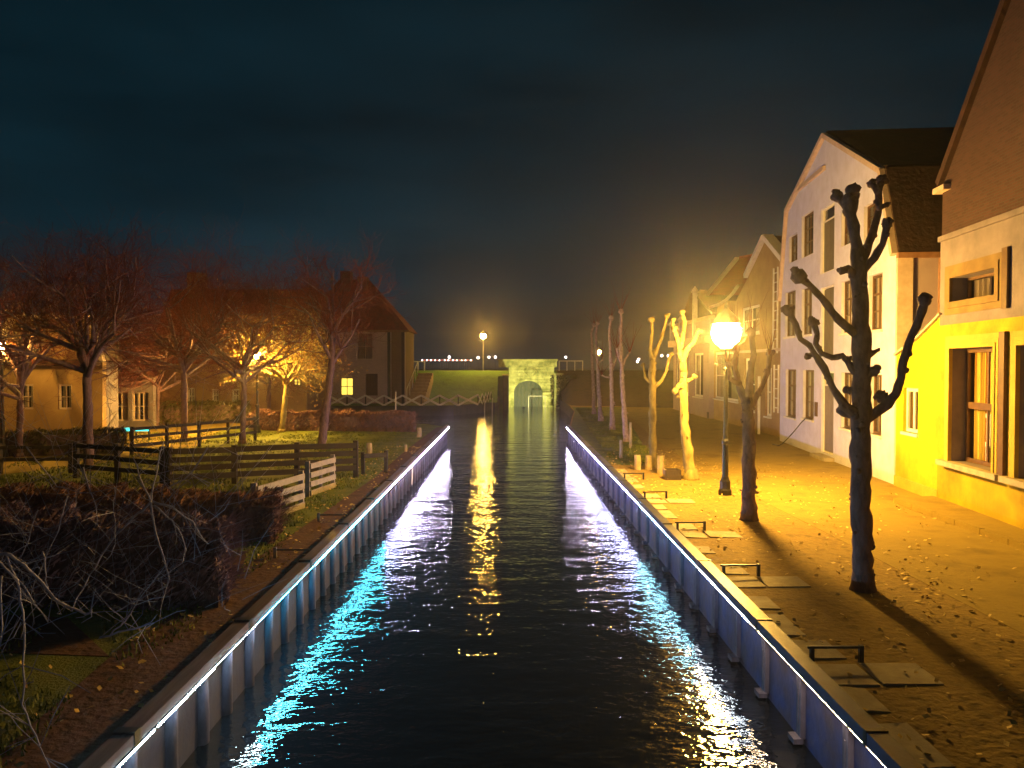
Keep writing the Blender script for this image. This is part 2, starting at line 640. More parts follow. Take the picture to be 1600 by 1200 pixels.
M['water'] = wm

# ================================================================== LARGE STRUCTURE
WZ = -0.80        # water level
XR, XL = 3.10, -3.27
random.seed(5)

MB().box(-400, 400, -12, 1500, WZ - 0.02, WZ).build('water', M['water'], kind='structure')


def sheet(name, m, poly, z, depth=1.6):
    mb = MB()
    tris = tessellate_polygon([[Vector((x, y, 0)) for x, y in poly]])
    i = len(mb.v)
    mb.v += [Vector((x, y, z)) for x, y in poly]
    for t in tris:
        a, b_, c = [poly[k] for k in t]
        ar = (b_[0] - a[0]) * (c[1] - a[1]) - (b_[1] - a[1]) * (c[0] - a[0])
        mb.f.append(tuple(i + k for k in (t if ar > 0 else t[::-1])))
    for k in range(len(poly)):
        p, q = poly[k], poly[(k + 1) % len(poly)]
        mb.quad((p[0], p[1], z), (q[0], q[1], z), (q[0], q[1], z - depth), (p[0], p[1], z - depth))
    return mb.build(name, m, kind='structure')


XRO, XLO = XR + .10, XL - .05
left_poly = [(XLO, -8), (XLO, 40.5), (-4.6, 42.5), (-12.5, 44.5), (-14, 61), (-4.5, 62), (-2.2, 66), (-1.4, 74.5), (-1.0, 80), (-160, 80), (-160, -8)]
sheet('left_bank', M['grass'], left_poly, 0)
right_poly = [(XRO, -8), (160, -8), (160, 80), (4.9, 80), (4.9, 62), (4.6, 54), (3.9, 47.5), (XRO, 40.5)]
sheet('right_bank', M['verge'], right_poly[::-1], 0)
# the street in front of the houses lies 4 mm higher; soil strips along the left quay
sheet('street', M['road'], [(6.3, -8), (40, -8), (40, 60), (8.5, 58), (6.6, 36), (5.9, 24), (6.1, 14)], .004, .02)
sheet('grass_strip', M['grass'], [(3.25, 25), (4.3, 24.5), (5.0, 28), (5.8, 34), (7.8, 52), (9, 60), (4.95, 60), (4.62, 53.5), (3.95, 47), (3.25, 40)], .006, .02)
sheet('soil_strip', M['soil'], [(XLO - .02, 1), (XLO - .02, 40), (-3.75, 40), (-3.9, 30), (-3.85, 22), (-4.1, 15), (-4.3, 10.5), (-4.4, 8.6), (-4.1, 5), (-4.0, 1)], .006, .02)
sheet('garden_soil', M['soil'], [(-4.1, 11.6), (-4.5, 13.2), (-14, 15.2), (-14, 12.6)], .006, .02)
sheet('garden_path', M['soil'], [(-4.4, 8.4), (-5.6, 9.7), (-14, 10.9), (-14, 9.3)], .007, .02)
sheet('left_street', M['road'], [(-13.5, 44.3), (-14.3, 38), (-13.2, 33.6), (-11.9, 28.5), (-13.0, 26.0), (-15, 22.6), (-24, 20), (-60, 20), (-60, 46)], .006, .02)


# dyke -----------------------------------------------------------------------
def dyke_z(x, y):
    top = 2.72
    if x > 4.9:
        y0 = 58 + min(6, max(0, (14 - x) * .5))
        y1 = 77
    else:
        y0, y1 = 69.5, 78.5
    if y < y0:
        return -0.03
    if y < y1:
        t = (y - y0) / (y1 - y0)
        t = t * t * (3 - 2 * t) * .6 + t * .4
        return top * t + .10 * noise.noise(Vector((x * .5, y * .5, 0)))
    if y < 84:
        return top + .04 * noise.noise(Vector((x * .6, y * .6, 0)))
    return max(-2, top - (y - 84) * .45)


def dyke(name, m, x0, x1, y0=56, nx=70, y_end=95):
    mb = MB()
    ny = 44
    for j in range(ny + 1):
        for i in range(nx + 1):
            x = x0 + (x1 - x0) * i / nx
            y = y0 + (y_end - y0) * j / ny
            mb.v.append(Vector((x, y, dyke_z(x, y))))
    for j in range(ny):
        for i in range(nx):
            a = j * (nx + 1) + i
            mb.f.append((a, a + 1, a + nx + 2, a + nx + 1))
    return mb.build(name, m, smooth=True, kind='structure')


dyke('dyke_left', M['dyke'], -70, -1.05, 68)
dyke('dyke_middle', M['dyke'], -1.05, 4.9, 76.2, 14)
dyke('dyke_right', M['brown_bank'], 4.9, 90, 56, 90)

# ------------------------------------------------------------------ canal walls
def canal_wall(side):
    right = side > 0
    wx = XR if right else XL
    t = thing('canal_wall', 'blue-lit sheet wall with steel cap beam along the street with the houses' if right else
              'timber-piled wall with weathered plank cap along the fenced gardens', 'canal wall', (wx, 0, 0))
    # path: straight to Y=40.5
    mb = MB()
    if right:
        mb.box(XR + .03, XR + .10, -6, 40.5, WZ - .6, 0.0)
    else:
        mb.box(XL - .05, XL - .005, -6, 40.5, WZ - .6, 0.0)
    mb.build('wall_panel', M['sheet'] if right else M['timber_panel'], t)
    # cap planks, each about 2.8 m
    y = -5.0
    L = 2.86 if not right else 2.86
    k = 0
    first = None
    ys = []
    while y < 40.4:
        y1 = min(y + L, 40.5)
        if first is None or y1 - y < L - .01:
            m_ = MB()
            if right:
                m_.box(XR - .075, XR + .10, .02, y1 - y - .02, -.02, .10)
            else:
                m_.box(XL - .055, XL + .12, .025, y1 - y - .025, .0, .10)
            me = m_.mesh('cap_plank', M['cap_right'] if right else M['cap_left'], inv=Matrix.Translation((-wx, 0, 0)))
            if first is None:
                first = me
        else:
            me = first
        o = inst(me, 'cap_plank', t, mat4=Matrix.Translation((0, y, random.uniform(-.006, .006))))
        # dark bracket over each joint
        ys.append(y)
        y = y1
    jm = MB()
    if right:
        jm.box(XR - .08, XR + .11, -.03, .03, -.03, .115)
    else:
        jm.box(XL - .06, XL + .13, -.05, .05, -.01, .125)
    jme = jm.mesh('joint_bracket', M['iron'], inv=Matrix.Translation((-wx, 0, 0)))
    for y in ys[1:]:
        inst(jme, 'joint_bracket', t, mat4=Matrix.Translation((0, y, 0)))
    # piles
    if right:
        pm = MB()
        pm.box(-.005, .055, -.06, .06, WZ + .06, -.02)
        pm.box(-.085, .02, -.085, .085, WZ + .02, WZ + .075)
        pm.box(-.012, -.005, -.012, .012, WZ + .2, -.22)
        pme = pm.mesh('pile', M['pile_wood'])
        y = 5.8 - 1.13 * 5
        while y < 40:
            inst(pme, 'pile', t, mat4=Matrix.Translation((XR - wx - .02, y, 0)))
            y += 1.13
    else:
        vs = []
        for q in range(3):
            pm = MB()
            pm.tube([(0, 0, WZ - .2), (0.01, 0, WZ + .3), (0, 0.01, -.02)], [.082, .08, .078], 9, .05)
            vs.append(pm.mesh('pile', M['pile_left'], smooth=True))
        y = .5
        while y < 40:
            inst(random.choice(vs), 'pile', t, mat4=Matrix.Translation((.002, y + random.uniform(-.04, .04), 0)) @ Matrix.Rotation(random.uniform(0, 6), 4, 'Z'))
            y += .755
    return t


canal_wall(1)
canal_wall(-1)

# quay edges that bend away at the basin
mb = MB()
pts = [(XRO - .05, 40.5), (3.85, 47.5), (4.55, 54), (4.85, 62), (4.85, 76)]
for (x0, y0), (x1, y1) in zip(pts, pts[1:]):
    mb.bar((x0, y0, (WZ - .5) / 2), (x1, y1, (WZ - .5) / 2), .1, abs(WZ) + .55)
tag(mb.build('basin_wall', M['dark_stone']), 'low dark wall bending away to the stone gate on the street side', 'basin wall')
mb = MB()
pts = [(XLO, 40.5), (-4.6, 42.5), (-12.5, 44.5), (-14, 61), (-4.5, 62), (-2.2, 66), (-1.4, 74.5)]
for (x0, y0), (x1, y1) in zip(pts, pts[1:]):
    mb.bar((x0, y0, (WZ - .5) / 2), (x1, y1, (WZ - .5) / 2), .1, abs(WZ) + .55)
tag(mb.build('basin_wall', M['dark_stone']), 'low dark wall round the side arm of water below the white cross fence', 'basin wall')

# ------------------------------------------------------------------ LED strips
def led_strip(right):
    x = XR - .070 if right else XL + .122
    t = thing('light_strip', 'string of light tubes under the cap on the street-side canal wall' if right else
              'string of light tubes under the plank cap on the garden-side canal wall', 'light strip', (x, 0, 0))
    def colour(y):
        if right:
            if y < 8.6:
                return 'warm', (1.0, .70, .40), 1.3
            if y < 11.5:
                return 'white', (.80, .90, 1.0), 1.3
            if y < 17.5:
                return 'cyan', (.34, .82, 1.0), 2.0
            if y < 26:
                return 'violet', (.56, .56, 1.0), 3.0
            return 'far', (.78, .66, 1.0), 4.5
        if y < 9.6:
            return 'ice', (.65, .95, 1.0), 1.5
        if y < 18.5:
            return 'turquoise', (.10, .76, 1.0), 2.2
        if y < 22:
            return 'violet', (.46, .52, 1.0), 3.0
        return 'far', (.78, .66, 1.0), 4.5

    # stretches whose tubes sit open at the cap's edge; elsewhere they are tucked under it, tilted to the water
    open_ = [(9.2, 41)] if right else [(0, 8.1), (12.0, 41)]
    y = 1.2
    mats, hous = {}, {}
    L = 1.40
    sg = 1 if right else -1
    while y < 40.2:
        n, c, k = colour(y)
        op = any(a_ - .01 <= y <= b_ for a_, b_ in open_)
        key = (n, op)
        x0, z0 = 0, -.022
        if op:
            w_, dx, dz = .016, 0.0, -1.0
        else:
            w_, dx, dz = .017, sg * .66, -.75
        x1, z1 = x0 + dx * w_, z0 + dz * w_
        if key not in mats:
            em = bpy.data.materials.get('tube_' + n) or emis('tube_' + n, c, LED * k)
            nx, nz = (-sg * .003, 0) if op else (-sg * .002, -.0025)
            m_ = MB().quad((x0 + nx, .02, z0 + nz), (x0 + nx, L - .03, z0 + nz), (x1 + nx, L - .03, z1 + nz), (x1 + nx, .02, z1 + nz))
            mats[key] = m_.mesh('light_tube', em)
            h_ = MB()
            bx_ = sg * .02
            h_.hexa([(x0, 0, z0), (x1, 0, z1), (x1 + (bx_ if op else 0), 0, z1 + .001), (x0 + bx_, 0, z0 + .002),
                     (x0, L - .01, z0), (x1, L - .01, z1), (x1 + (bx_ if op else 0), L - .01, z1 + .001), (x0 + bx_, L - .01, z0 + .002)])
            hous[key] = h_.mesh('housing', M['iron'])
        inst(mats[key], 'light_tube', t, mat4=Matrix.Translation((0, y, 0)))
        inst(hous[key], 'housing', t, mat4=Matrix.Translation((0, y, 0)))
        y += L
    return t


led_strip(True)
led_strip(False)

# ================================================================== LANTERNS
def street_lamp(loc, H, label, power, radius, ornate=True, pale=False):
    """H: height of the light above the foot"""
    t = thing('street_lamp', label, 'street lamp', loc)
    c = Vector(loc)
    im = M['white_paint'] if pale else M['iron']
    top = H - radius - .06
    if ornate:
        MB().lathe(c, [(.17, 0), (.17, .12), (.14, .16), (.135, .34), (.10, .40), (.085, .46)], 8).build('plinth', im, t)
        MB().lathe(c, [(.078, .461), (.074, 1.25), (.10, 1.28), (.10, 1.34), (.06, 1.40), (.048, top - .5), (.07, top - .48), (.07, top - .44), (.035, top - .40), (.03, top)], 12).build('post', im, t, smooth=False)
        m_ = MB()
        m_.bar(c + Vector((-.24, 0, top - .35)), c + Vector((.24, 0, top - .35)), .025, .025)
        m_.ball(c + Vector((-.25, 0, top - .35)), .035, 0)
        m_.ball(c + Vector((.25, 0, top - .35)), .035, 0)
        m_.build('ladder_bar', im, t)
    else:
        MB().lathe(c, [(.075, 0), (.07, .9), (.05, .95), (.04, top)], 10).build('post', im, t)
    # lantern: four-sided, wider above
    b0, b1 = .15, radius * 1.2
    z0, z1 = top + .03, H + radius * .30
    MB().lathe(c, [(.03, top - .002), (b0 * 1.2, z0)], 4).build('lantern_foot', im, t)
    m_ = MB()
    for k in range(4):
        an = math.pi / 4 + k * math.pi / 2
        ca, sa = math.cos(an), math.sin(an)
        m_.bar(c + Vector((b0 * ca, b0 * sa, z0)), c + Vector((b1 * ca, b1 * sa, z1)), .018, .018)
    m_.build('lantern_frame', im, t)
    for k in range(4):
        a0, a1_ = math.pi / 4 + k * math.pi / 2, math.pi / 4 + (k + 1) * math.pi / 2
        q = [c + Vector((r_ * .96 * math.cos(a_), r_ * .96 * math.sin(a_), z_)) for r_, a_, z_ in ((b0, a0, z0), (b0, a1_, z0), (b1, a1_, z1), (b1, a0, z1))]
        MB().quad(*q).build('glass_pane', M['lamp_glass'], t)
    MB().lathe(c, [(radius * .98, H + radius * .60), (radius * 1.02, H + radius * .64), (radius * .96, H + radius * .72), (radius * .6, H + radius * 1.2), (.10, H + radius * 1.5), (.06, H + radius * 1.62), (.05, H + radius * 1.85), (.01, H + radius * 2.1)], 8).build('lantern_cap', im, t)
    # the lit globe is the light itself
    MB().ball(c + Vector((0, 0, H)), radius, 0, 10, 6).build('globe', emis('globe_glow', SODIUM, power / (4 * math.pi ** 2 * radius ** 2)), t, smooth=True)
    return t


p = G(1133, 773)
street_lamp((p.x, p.y, 0), 4.02, 'tall black street lamp with fluted foot standing in front of the white house', LAMP_NEAR, .37)
p = P(402, 600, 36.6)
street_lamp((p.x, p.y, 0), P(402, 555, 36.6).z, 'street lamp shining beside the golden-leaved tree by the gardens', LAMP_LEFT, .17)
p = P(2, 540, 27)
street_lamp((p.x, p.y, 0), p.z, 'street lamp in front of the gabled cottage at the edge of the gardens', LAMP_SIDE, .15)
p = P(755, 525, 79)
street_lamp((p.x, p.y, 2.7), p.z - 2.7, 'pale street lamp standing on top of the dyke beside the stone gate', LAMP_DYKE, .28, False, True)
p = P(935, 550, 60)
street_lamp((p.x, p.y, 0), p.z, 'small distant street lamp between the pollard trunks at the end of the quay', LAMP_FAR, .20, False, True)

# ================================================================== HOUSES, STREET SIDE
F = Frame((8.33, 0), (0.1, 1))          # facade line; s grows away from the camera, outward normal faces the canal


def rect(Fr, x0, x1, yt0, yb0, yt1=None, yb1=None, d=0.0):
    """a level rectangle on facade Fr from pixel measures: left edge (x0) and right edge (x1)"""
    a0, zt = Fr.px(x0, yt0, d)
    _, zb = Fr.px(x0, yb0, d)
    a1, zt1 = Fr.px(x1, yt1 if yt1 is not None else yt0, d)
    _, zb1 = Fr.px(x1, yb1 if yb1 is not None else yb0, d)
    if yt1 is not None:
        zt = (zt + zt1) / 2
        zb = (zb + zb1) / 2
    return (min(a0, a1), max(a0, a1), zb, zt)


def loop(r):
    a0, a1, z0, z1 = r
    return [(a0, z0), (a1, z0), (a1, z1), (a0, z1)]


def window(Fr, r, root, cols=2, rows=3, dep=.10, fw=.06, fm=None, back='curtain_grey', sill=True, glass=True, name='window', bar=.025, transom=None):
    a0, a1, z0, z1 = r
    fm = fm or M['white_paint']
    g_ = .004
    a0 += g_; a1 -= g_; z0 += g_; z1 -= g_
    m_ = MB()
    m_.slab(Fr, loop((a0, a1, z0, z1)), [loop((a0 + fw, a1 - fw, z0 + fw, z1 - fw))], dep, dep + .06)
    w = m_.build(name, fm, root)
    bm_ = MB()
    ia0, ia1, iz0, iz1 = a0 + fw, a1 - fw, z0 + fw, z1 - fw
    for k in range(1, cols):
        a = ia0 + (ia1 - ia0) * k / cols
        bm_.fbox(Fr, a - bar / 2, a + bar / 2, dep + .01, dep + .045, iz0, iz1)
    for k in range(1, rows):
        z = iz0 + (iz1 - iz0) * k / rows
        hw = bar / 2 if (transom is None or k != transom) else bar * 1.2
        bm_.fbox(Fr, ia0, ia1, dep + .012, dep + .043, z - hw, z + hw)
    if bm_.v:
        bm_.build('glazing_bars', fm, w)
    if glass:
        q = MB()
        q.quad(Fr.pt(ia0, dep + .035, iz0), Fr.pt(ia1, dep + .035, iz0), Fr.pt(ia1, dep + .035, iz1), Fr.pt(ia0, dep + .035, iz1))
        q.build('pane', M['glass'], w)
    bk = MB()
    if back.startswith('curtain'):
        n = max(6, int((ia1 - ia0) / .05))
        for half in (0, 1):
            lo = ia0 + (0 if half == 0 else (ia1 - ia0) * .60)
            hi = ia0 + (ia1 - ia0) * (.40 if half == 0 else 1)
            for k in range(n):
                s0 = lo + (hi - lo) * k / n
                s1 = lo + (hi - lo) * (k + 1) / n
                d0 = dep + .13 + .03 * math.sin(k * 1.9)
                d1 = dep + .13 + .03 * math.sin((k + 1) * 1.9)
                bk.quad(Fr.pt(s0, d0, iz0), Fr.pt(s1, d1, iz0), Fr.pt(s1, d1, iz1), Fr.pt(s0, d0, iz1))
        bk.build('curtain', M[back], w)
    rb = MB()
    rb.quad(Fr.pt(a0, dep + .35, z0), Fr.pt(a1, dep + .35, z0), Fr.pt(a1, dep + .35, z1), Fr.pt(a0, dep + .35, z1))
    for (p0, p1) in (((a0, z0), (a1, z0)), ((a1, z0), (a1, z1)), ((a1, z1), (a0, z1)), ((a0, z1), (a0, z0))):
        rb.quad(Fr.pt(p0[0], dep + .062, p0[1]), Fr.pt(p1[0], dep + .062, p1[1]), Fr.pt(p1[0], dep + .35, p1[1]), Fr.pt(p0[0], dep + .35, p0[1]))
    rb.build('room', M['dark_in'], w)
    if sill:
        s_ = MB()
        s_.fbox(Fr, a0 - .06, a1 + .06, -.07, dep - .002, z0 - .08, z0 - .004)
        s_.build('sill', M['white_paint'] if sill is True else M[sill], w)
    return w


# ---- the white house ------------------------------------------------------
wh = thing('white_house', 'tall white-rendered gabled house with dark gambrel roof behind the street lamp', 'house', F.pt(26.6, 0, 0))
out_px = [(1396, 760), (1394, 400), (1380, 266), (1290, 211), (1250, 292), (1231, 330), (1220, 470), (1221, 692)]
outer = [F.px(*q) for q in out_px]
outer[0] = (outer[0][0], -.02)
outer[-1] = (outer[-2][0], -.02)
outer[1] = (outer[0][0], outer[1][1])
ground_w = [rect(F, 1228, 1244, 577, 650), rect(F, 1255, 1272, 578, 653), rect(F, 1315, 1331, 582, 668), rect(F, 1360, 1378, 585, 677)]
mid_w = [rect(F, 1227, 1243, 458, 527), rect(F, 1253, 1269, 452, 524), rect(F, 1315, 1331, 441, 521), rect(F, 1358, 1379, 432, 517)]
top_w = [rect(F, 1233, 1246, 371, 412), rect(F, 1253, 1271, 339, 404), rect(F, 1315, 1330, 332, 386), rect(F, 1350, 1369, 323, 378)]
door_r = rect(F, 1284, 1303, 580, 706)
hatch_m = rect(F, 1283, 1303, 450, 558)
hatch_t = rect(F, 1283, 1304, 328, 429)
holes = [loop(r) for r in ground_w + mid_w + top_w + [door_r, hatch_m, hatch_t]]
MB().slab(F, outer, holes, 0, .30).build('front_wall', M['render_white'], wh)
for r in ground_w:
    window(F, r, wh, 2, 3, fm=M['frame_brown'], back='curtain_grey', transom=2)
for r in mid_w:
    window(F, r, wh, 2, 3, fm=M['frame_brown'], back='curtain_grey', transom=2)
for r in top_w:
    window(F, r, wh, 2, 3, fm=M['frame_brown'], back='dark', sill=False)


def panel_door(Fr, r, root, name, m_, boards=5, transom=0.0, frame='white_paint'):
    a0, a1, z0, z1 = r
    f_ = MB().slab(Fr, loop((a0 + .003, a1 - .003, z0, z1 - .003)), [loop((a0 + .06, a1 - .06, z0 + .05, z1 - .06))], .06, .14).build(name, M[frame], root)
    zt = z1 - .06 - transom
    for k in range(boards):
        s0 = a0 + .063 + (a1 - a0 - .126) * k / boards
        s1 = a0 + .063 + (a1 - a0 - .126) * (k + 1) / boards
        MB().fbox(Fr, s0 + .004, s1 - .004, .095 + .004 * (k % 2), .13, z0 + .053, zt - .03).build('board', m_, f_)
    if transom:
        MB().fbox(Fr, a0 + .06, a1 - .06, .07, .13, zt - .03, zt + .02).build('rail', M[frame], f_)
        MB().quad(Fr.pt(a0 + .06, .11, zt + .02), Fr.pt(a1 - .06, .11, zt + .02), Fr.pt(a1 - .06, .11, z1 - .06), Fr.pt(a0 + .06, .11, z1 - .06)).build('pane', M['glass'], f_)
    MB().quad(Fr.pt(a0, .16, z0), Fr.pt(a1, .16, z0), Fr.pt(a1, .16, z1), Fr.pt(a0, .16, z1)).build('backing', M['dark_in'], f_)
    return f_


dr = panel_door(F, door_r, wh, 'door', M['grey_door'], 5, .42)
a0, a1, z0, z1 = door_r
MB().ball(F.pt(a0 + .15, .07, 1.05), .03, 0).build('handle', M['steel'], dr)
MB().fbox(F, a0 - .15, a1 + .15, -.35, -.003, 0, .12).build('doorstep', M['slab_stone'], wh)
panel_door(F, hatch_m, wh, 'loft_hatch', M['olive_door'], 4, 0)
panel_door(F, hatch_t, wh, 'loft_hatch', M['olive_door'], 4, .40)
# small notice board right of the second window
r = rect(F, 1274, 1278, 628, 650)
MB().fbox(F, r[0], r[1], -.03, -.002, r[2], r[3]).build('notice_board', M['frame_brown'], wh)
# beam under the gable, and hoist beam
r = rect(F, 1249, 1290, 293, 299)
MB().fbox(F, r[0], r[1], -.10, -.003, r[2], r[3]).build('tie_board', M['board'], wh)
# roof: gambrel extruded into the plot
roofline = [outer[1], outer[2], outer[3], outer[4], outer[5], outer[6]]
DEP = 14.0


def roof_slope(Fr, p, q, d0, d1, th, m_, root, name='roof', lift=0.03):
    (sa, za), (sb, zb) = p, q
    L = math.hypot(sb - sa, zb - za)
    nx, nz = -(zb - za) / L, (sb - sa) / L
    if nz < 0 or (abs(nz) < 1e-6 and nx > 0):
        nx, nz = -nx, -nz
    def w(a, z, d, h):
        return Fr.pt(a + nx * h, d, z + nz * h)
    return MB().hexa([w(sa, za, d0, lift), w(sb, zb, d0, lift), w(sb, zb, d1, lift), w(sa, za, d1, lift),
                      w(sa, za, d0, lift + th), w(sb, zb, d0, lift + th), w(sb, zb, d1, lift + th), w(sa, za, d1, lift + th)]).build(name, m_, root)


for k in range(5):
    rs = roof_slope(F, roofline[k], roofline[k + 1], .02, DEP, .12, M['tiles_dark'], wh)
    roof_slope(F, roofline[k], roofline[k + 1], -.14, .015, .16, M['board'], wh, 'bargeboard', -.08)
# side wall (towards the camera) with a pilaster and pipes
s0 = outer[0][0]
zE = outer[1][1]
MB().fbox(F, s0, s0 + .25, .301, DEP, -.02, zE).build('side_wall', M['render_pink'], wh)
MB().fbox(F, s0 - .06, s0 - .003, .02, .42, 0, zE - .1).build('pilaster', M['board'], wh)
MB().fbox(F, s0 - .16, s0 - .002, .0, DEP, zE - .1, zE + .04).build('gutter', M['board_brown'], wh)
for dd in (1.1,):
    MB().tube([F.pt(s0 - .05, dd, 0.0), F.pt(s0 - .05, dd, zE - .12)], .035, 8).build('drainpipe', M['board_brown'], wh)
# chimney at the far side
c0 = F.px(1212, 305)[0]
ch = MB()
zc = P(1215, 306, 33.5).z
ch.fbox(F, 32.9, 33.7, 2.6, 3.6, 3, zc)
ch.fbox(F, 32.83, 33.77, 2.53, 3.67, zc, zc + .12)
ch.build('chimney', M['brick_dark'], wh)
# bicycle-like cable propped below the second window: a loose dark hose
a_, z_ = F.px(1261, 653)
b_, zb_ = F.px(1240, 705)
mb = MB()
hose = [F.pt(a_, -.08, z_ - .05)]
for k in range(1, 9):
    t_ = k / 8
    hose.append(F.pt(a_ + (b_ - a_) * t_, -.08 - .5 * t_, max(.02, z_ * (1 - t_) ** 1.2)))
hose.append(F.pt(b_ + .5, -.7, .02))
mb.tube(hose, .02, 6)
tag(mb.build('cable', M['iron'], smooth=True), 'dark cable hanging from the window sill of the white house to the street', 'cable')

# ---- the yellow annex -----------------------------------------------------
ya = thing('yellow_annex', 'low yellow-rendered annex with sloping top between the white house and the brick gable', 'annex', F.pt(19.3, 0, 0))
s_hi = s0 - .17
s_lo = F.px(1473, 600)[0]
o_y = [(s_lo + .004, -.02), (s_hi, -.02), (s_hi, F.px(1398, 556)[1]), F.px(1440, 527), (s_lo + .004, F.px(1473, 492)[1])]
wy = rect(F, 1413, 1436, 605, 673, 607, 680)
MB().slab(F, o_y, [loop(wy)], -.02, .25).build('front_wall', M['render_yellow'], ya)
w_ = window(F, wy, ya, 2, 1, dep=.06, fw=.09, back='dark', bar=.10)
MB().slab(F, [(wy[0] + .1, wy[2] + .1), (wy[1] - .1, wy[2] + .1), (wy[1] - .1, wy[3] - .1), (wy[0] + .1, wy[3] - .1)], [], .14, .16).build('blind', M['frame_brown'], ya)
for q0, q1 in ((2, 3), (3, 4)):
    roof_slope(F, o_y[q0], o_y[q1], -.10, .6, .05, M['board'], ya, 'coping', .004)
MB().fbox(F, s_lo + .1, s_hi, -.06, -.021, .0, .28).build('plinth', M['render_sand'], ya)

# ---- the brick gable house --------------------------------------------------
bh = thing('brick_gable_house', 'big gabled house with red brick upper wall and plastered ground floor with tall windows', 'house', F.pt(13, 0, 0))
s_a, z_a = F.px(1473, 292)
s_t, z_t = F.px(1580, 0)
slope = (z_t - z_a) / (s_a - s_t)
apex = 13.0
z_ap = z_a + (s_a - apex) * slope
s_b = 2 * apex - s_a
zsplit = F.px(1472, 372)[1]
up = [(s_b, zsplit), (s_a, zsplit), (s_a, z_a), (apex, z_ap), (s_b, z_a)]
MB().slab(F, up, [], 0, .3).build('brick_wall', M['brick'], bh)
win_lo = rect(F, 1491, 1560, 544, 724, 542, 735)
win_up = rect(F, 1491, 1562, 430, 470, 423, 462)
# second bay towards the camera
dA = win_lo[0] - (win_lo[1] - win_lo[0]) - .75
win_lo2 = (dA - .1, dA - .1 + (win_lo[1] - win_lo[0]), win_lo[2], win_lo[3])
win_up2 = (win_lo2[0], win_lo2[1], win_up[2], win_up[3])
door3 = (win_lo2[0] - 2.2, win_lo2[0] - 1.0, .15, 2.9)
MB().slab(F, [(s_b, -.02), (s_a, -.02), (s_a, zsplit - .001), (s_b, zsplit - .001)], [loop(r) for r in (win_lo, win_up, win_lo2, door3)], -.03, .42).build('plaster_wall', M['render_grey'], bh)
MB().slab(F, [(s_b, -.02), (s_a - .02, -.02), (s_a - .02, win_lo[3] + .55), (s_b, win_lo[3] + .55)], [loop((win_lo[0] - .28, win_lo[1] + .28, win_lo[2] - .0, win_lo[3] + .28)), loop((win_lo2[0] - .28, win_lo2[1] + .28, win_lo2[2], win_lo2[3] + .28)), loop((door3[0], door3[1], -.01, door3[3]))], -.05, -.032).build('lower_render', M['render_lamplit'], bh)  # coat coloured as if lamplit, over the dimmer grey plaster
MB().fbox(F, s_b, s_a, -.10, -.032, zsplit - .10, zsplit + .02).build('string_course', M['render_grey'], bh)
MB().fbox(F, s_b - .1, s_a + .16, -.16, .3, z_a - .10, z_a).build('kneeler', M['board'], bh) if False else MB().fbox(F, s_a - .4, s_a + .16, -.16, .3, z_a - .14, z_a - .02).build('kneeler', M['board'], bh)
roof_slope(F, (s_a + .02, z_a), (apex, z_ap), -.10, 12, .18, M['tiles_dark'], bh)
roof_slope(F, (s_b - .02, z_a), (apex, z_ap), -.10, 12, .18, M['tiles_dark'], bh)
MB().fbox(F, s_a - .3, s_a - .002, .421, 12, -.02, z_a).build('side_wall', M['brick_dark'], bh)


def surround(r, name, sand='render_sand'):
    a0, a1, z0, z1 = r
    for k, (off, pr) in enumerate(((.10, .10), (.20, .08), (.275, .055))):
        MB().slab(F, loop((a0 - off, a1 + off, z0, z1 + off)), [loop((a0 - off + (.1 if k else .098), a1 + off - (.1 if k else .098), z0 - .0, z1 + off - .1))], -.03 - pr, -.031).build('moulding', M[sand], bh)


for r in (win_lo, win_lo2):
    a0, a1, z0, z1 = r
    for off, pr, wd in ((.00, .085, .085), (.088, .065, .085), (.176, .045, .10)):
        m_ = MB()
        m_.fbox(F, a0 - off - wd, a0 - off, -.03 - pr, -.033, z0, z1 + off)
        m_.fbox(F, a1 + off, a1 + off + wd, -.03 - pr, -.033, z0, z1 + off)
        m_.fbox(F, a0 - off - wd, a1 + off + wd, -.03 - pr, -.033, z1 + off + .001, z1 + off + wd)
        m_.build('moulding', M['render_sand'], bh)
    w_ = window(F, (a0, a1, z0, z1), bh, 2, 2, dep=.26, fw=.09, fm=M['frame_brown'], back='dark', sill=False, transom=1, bar=.06)
    # full curtain in folds
    ck = MB()
    n = 70
    for k in range(n):
        u0 = a0 + .02 + (a1 - a0 - .04) * k / n
        u1 = a0 + .02 + (a1 - a0 - .04) * (k + 1) / n
        f0 = .44 + .045 * math.sin(k * .85) + .02 * math.sin(k * 2.3)
        f1 = .44 + .045 * math.sin((k + 1) * .85) + .02 * math.sin((k + 1) * 2.3)
        ck.quad(F.pt(u0, f0, z0), F.pt(u1, f1, z0), F.pt(u1, f1, z1), F.pt(u0, f0, z1))
    ck.build('curtain', M['curtain'], w_, smooth=True)
    MB().fbox(F, a0 - .36, a1 + .36, -.22, .28, z0 - .12, z0 - .002).build('sill', M['slab_stone'], w_)
for r in (win_up,):
    a0, a1, z0, z1 = r
    for off, pr, wd in ((.00, .075, .14), (.143, .05, .14)):
        m_ = MB()
        m_.slab(F, loop((a0 - off - wd, a1 + off + wd, z0 - off - wd, z1 + off + wd)), [loop((a0 - off, a1 + off, z0 - off, z1 + off))], -.03 - pr, -.033)
        m_.build('moulding', M['render_dim'], bh)
    window(F, r, bh, 1, 1, dep=.28, fw=.06, fm=M['frame_brown'], back='curtain_grey', sill=False)
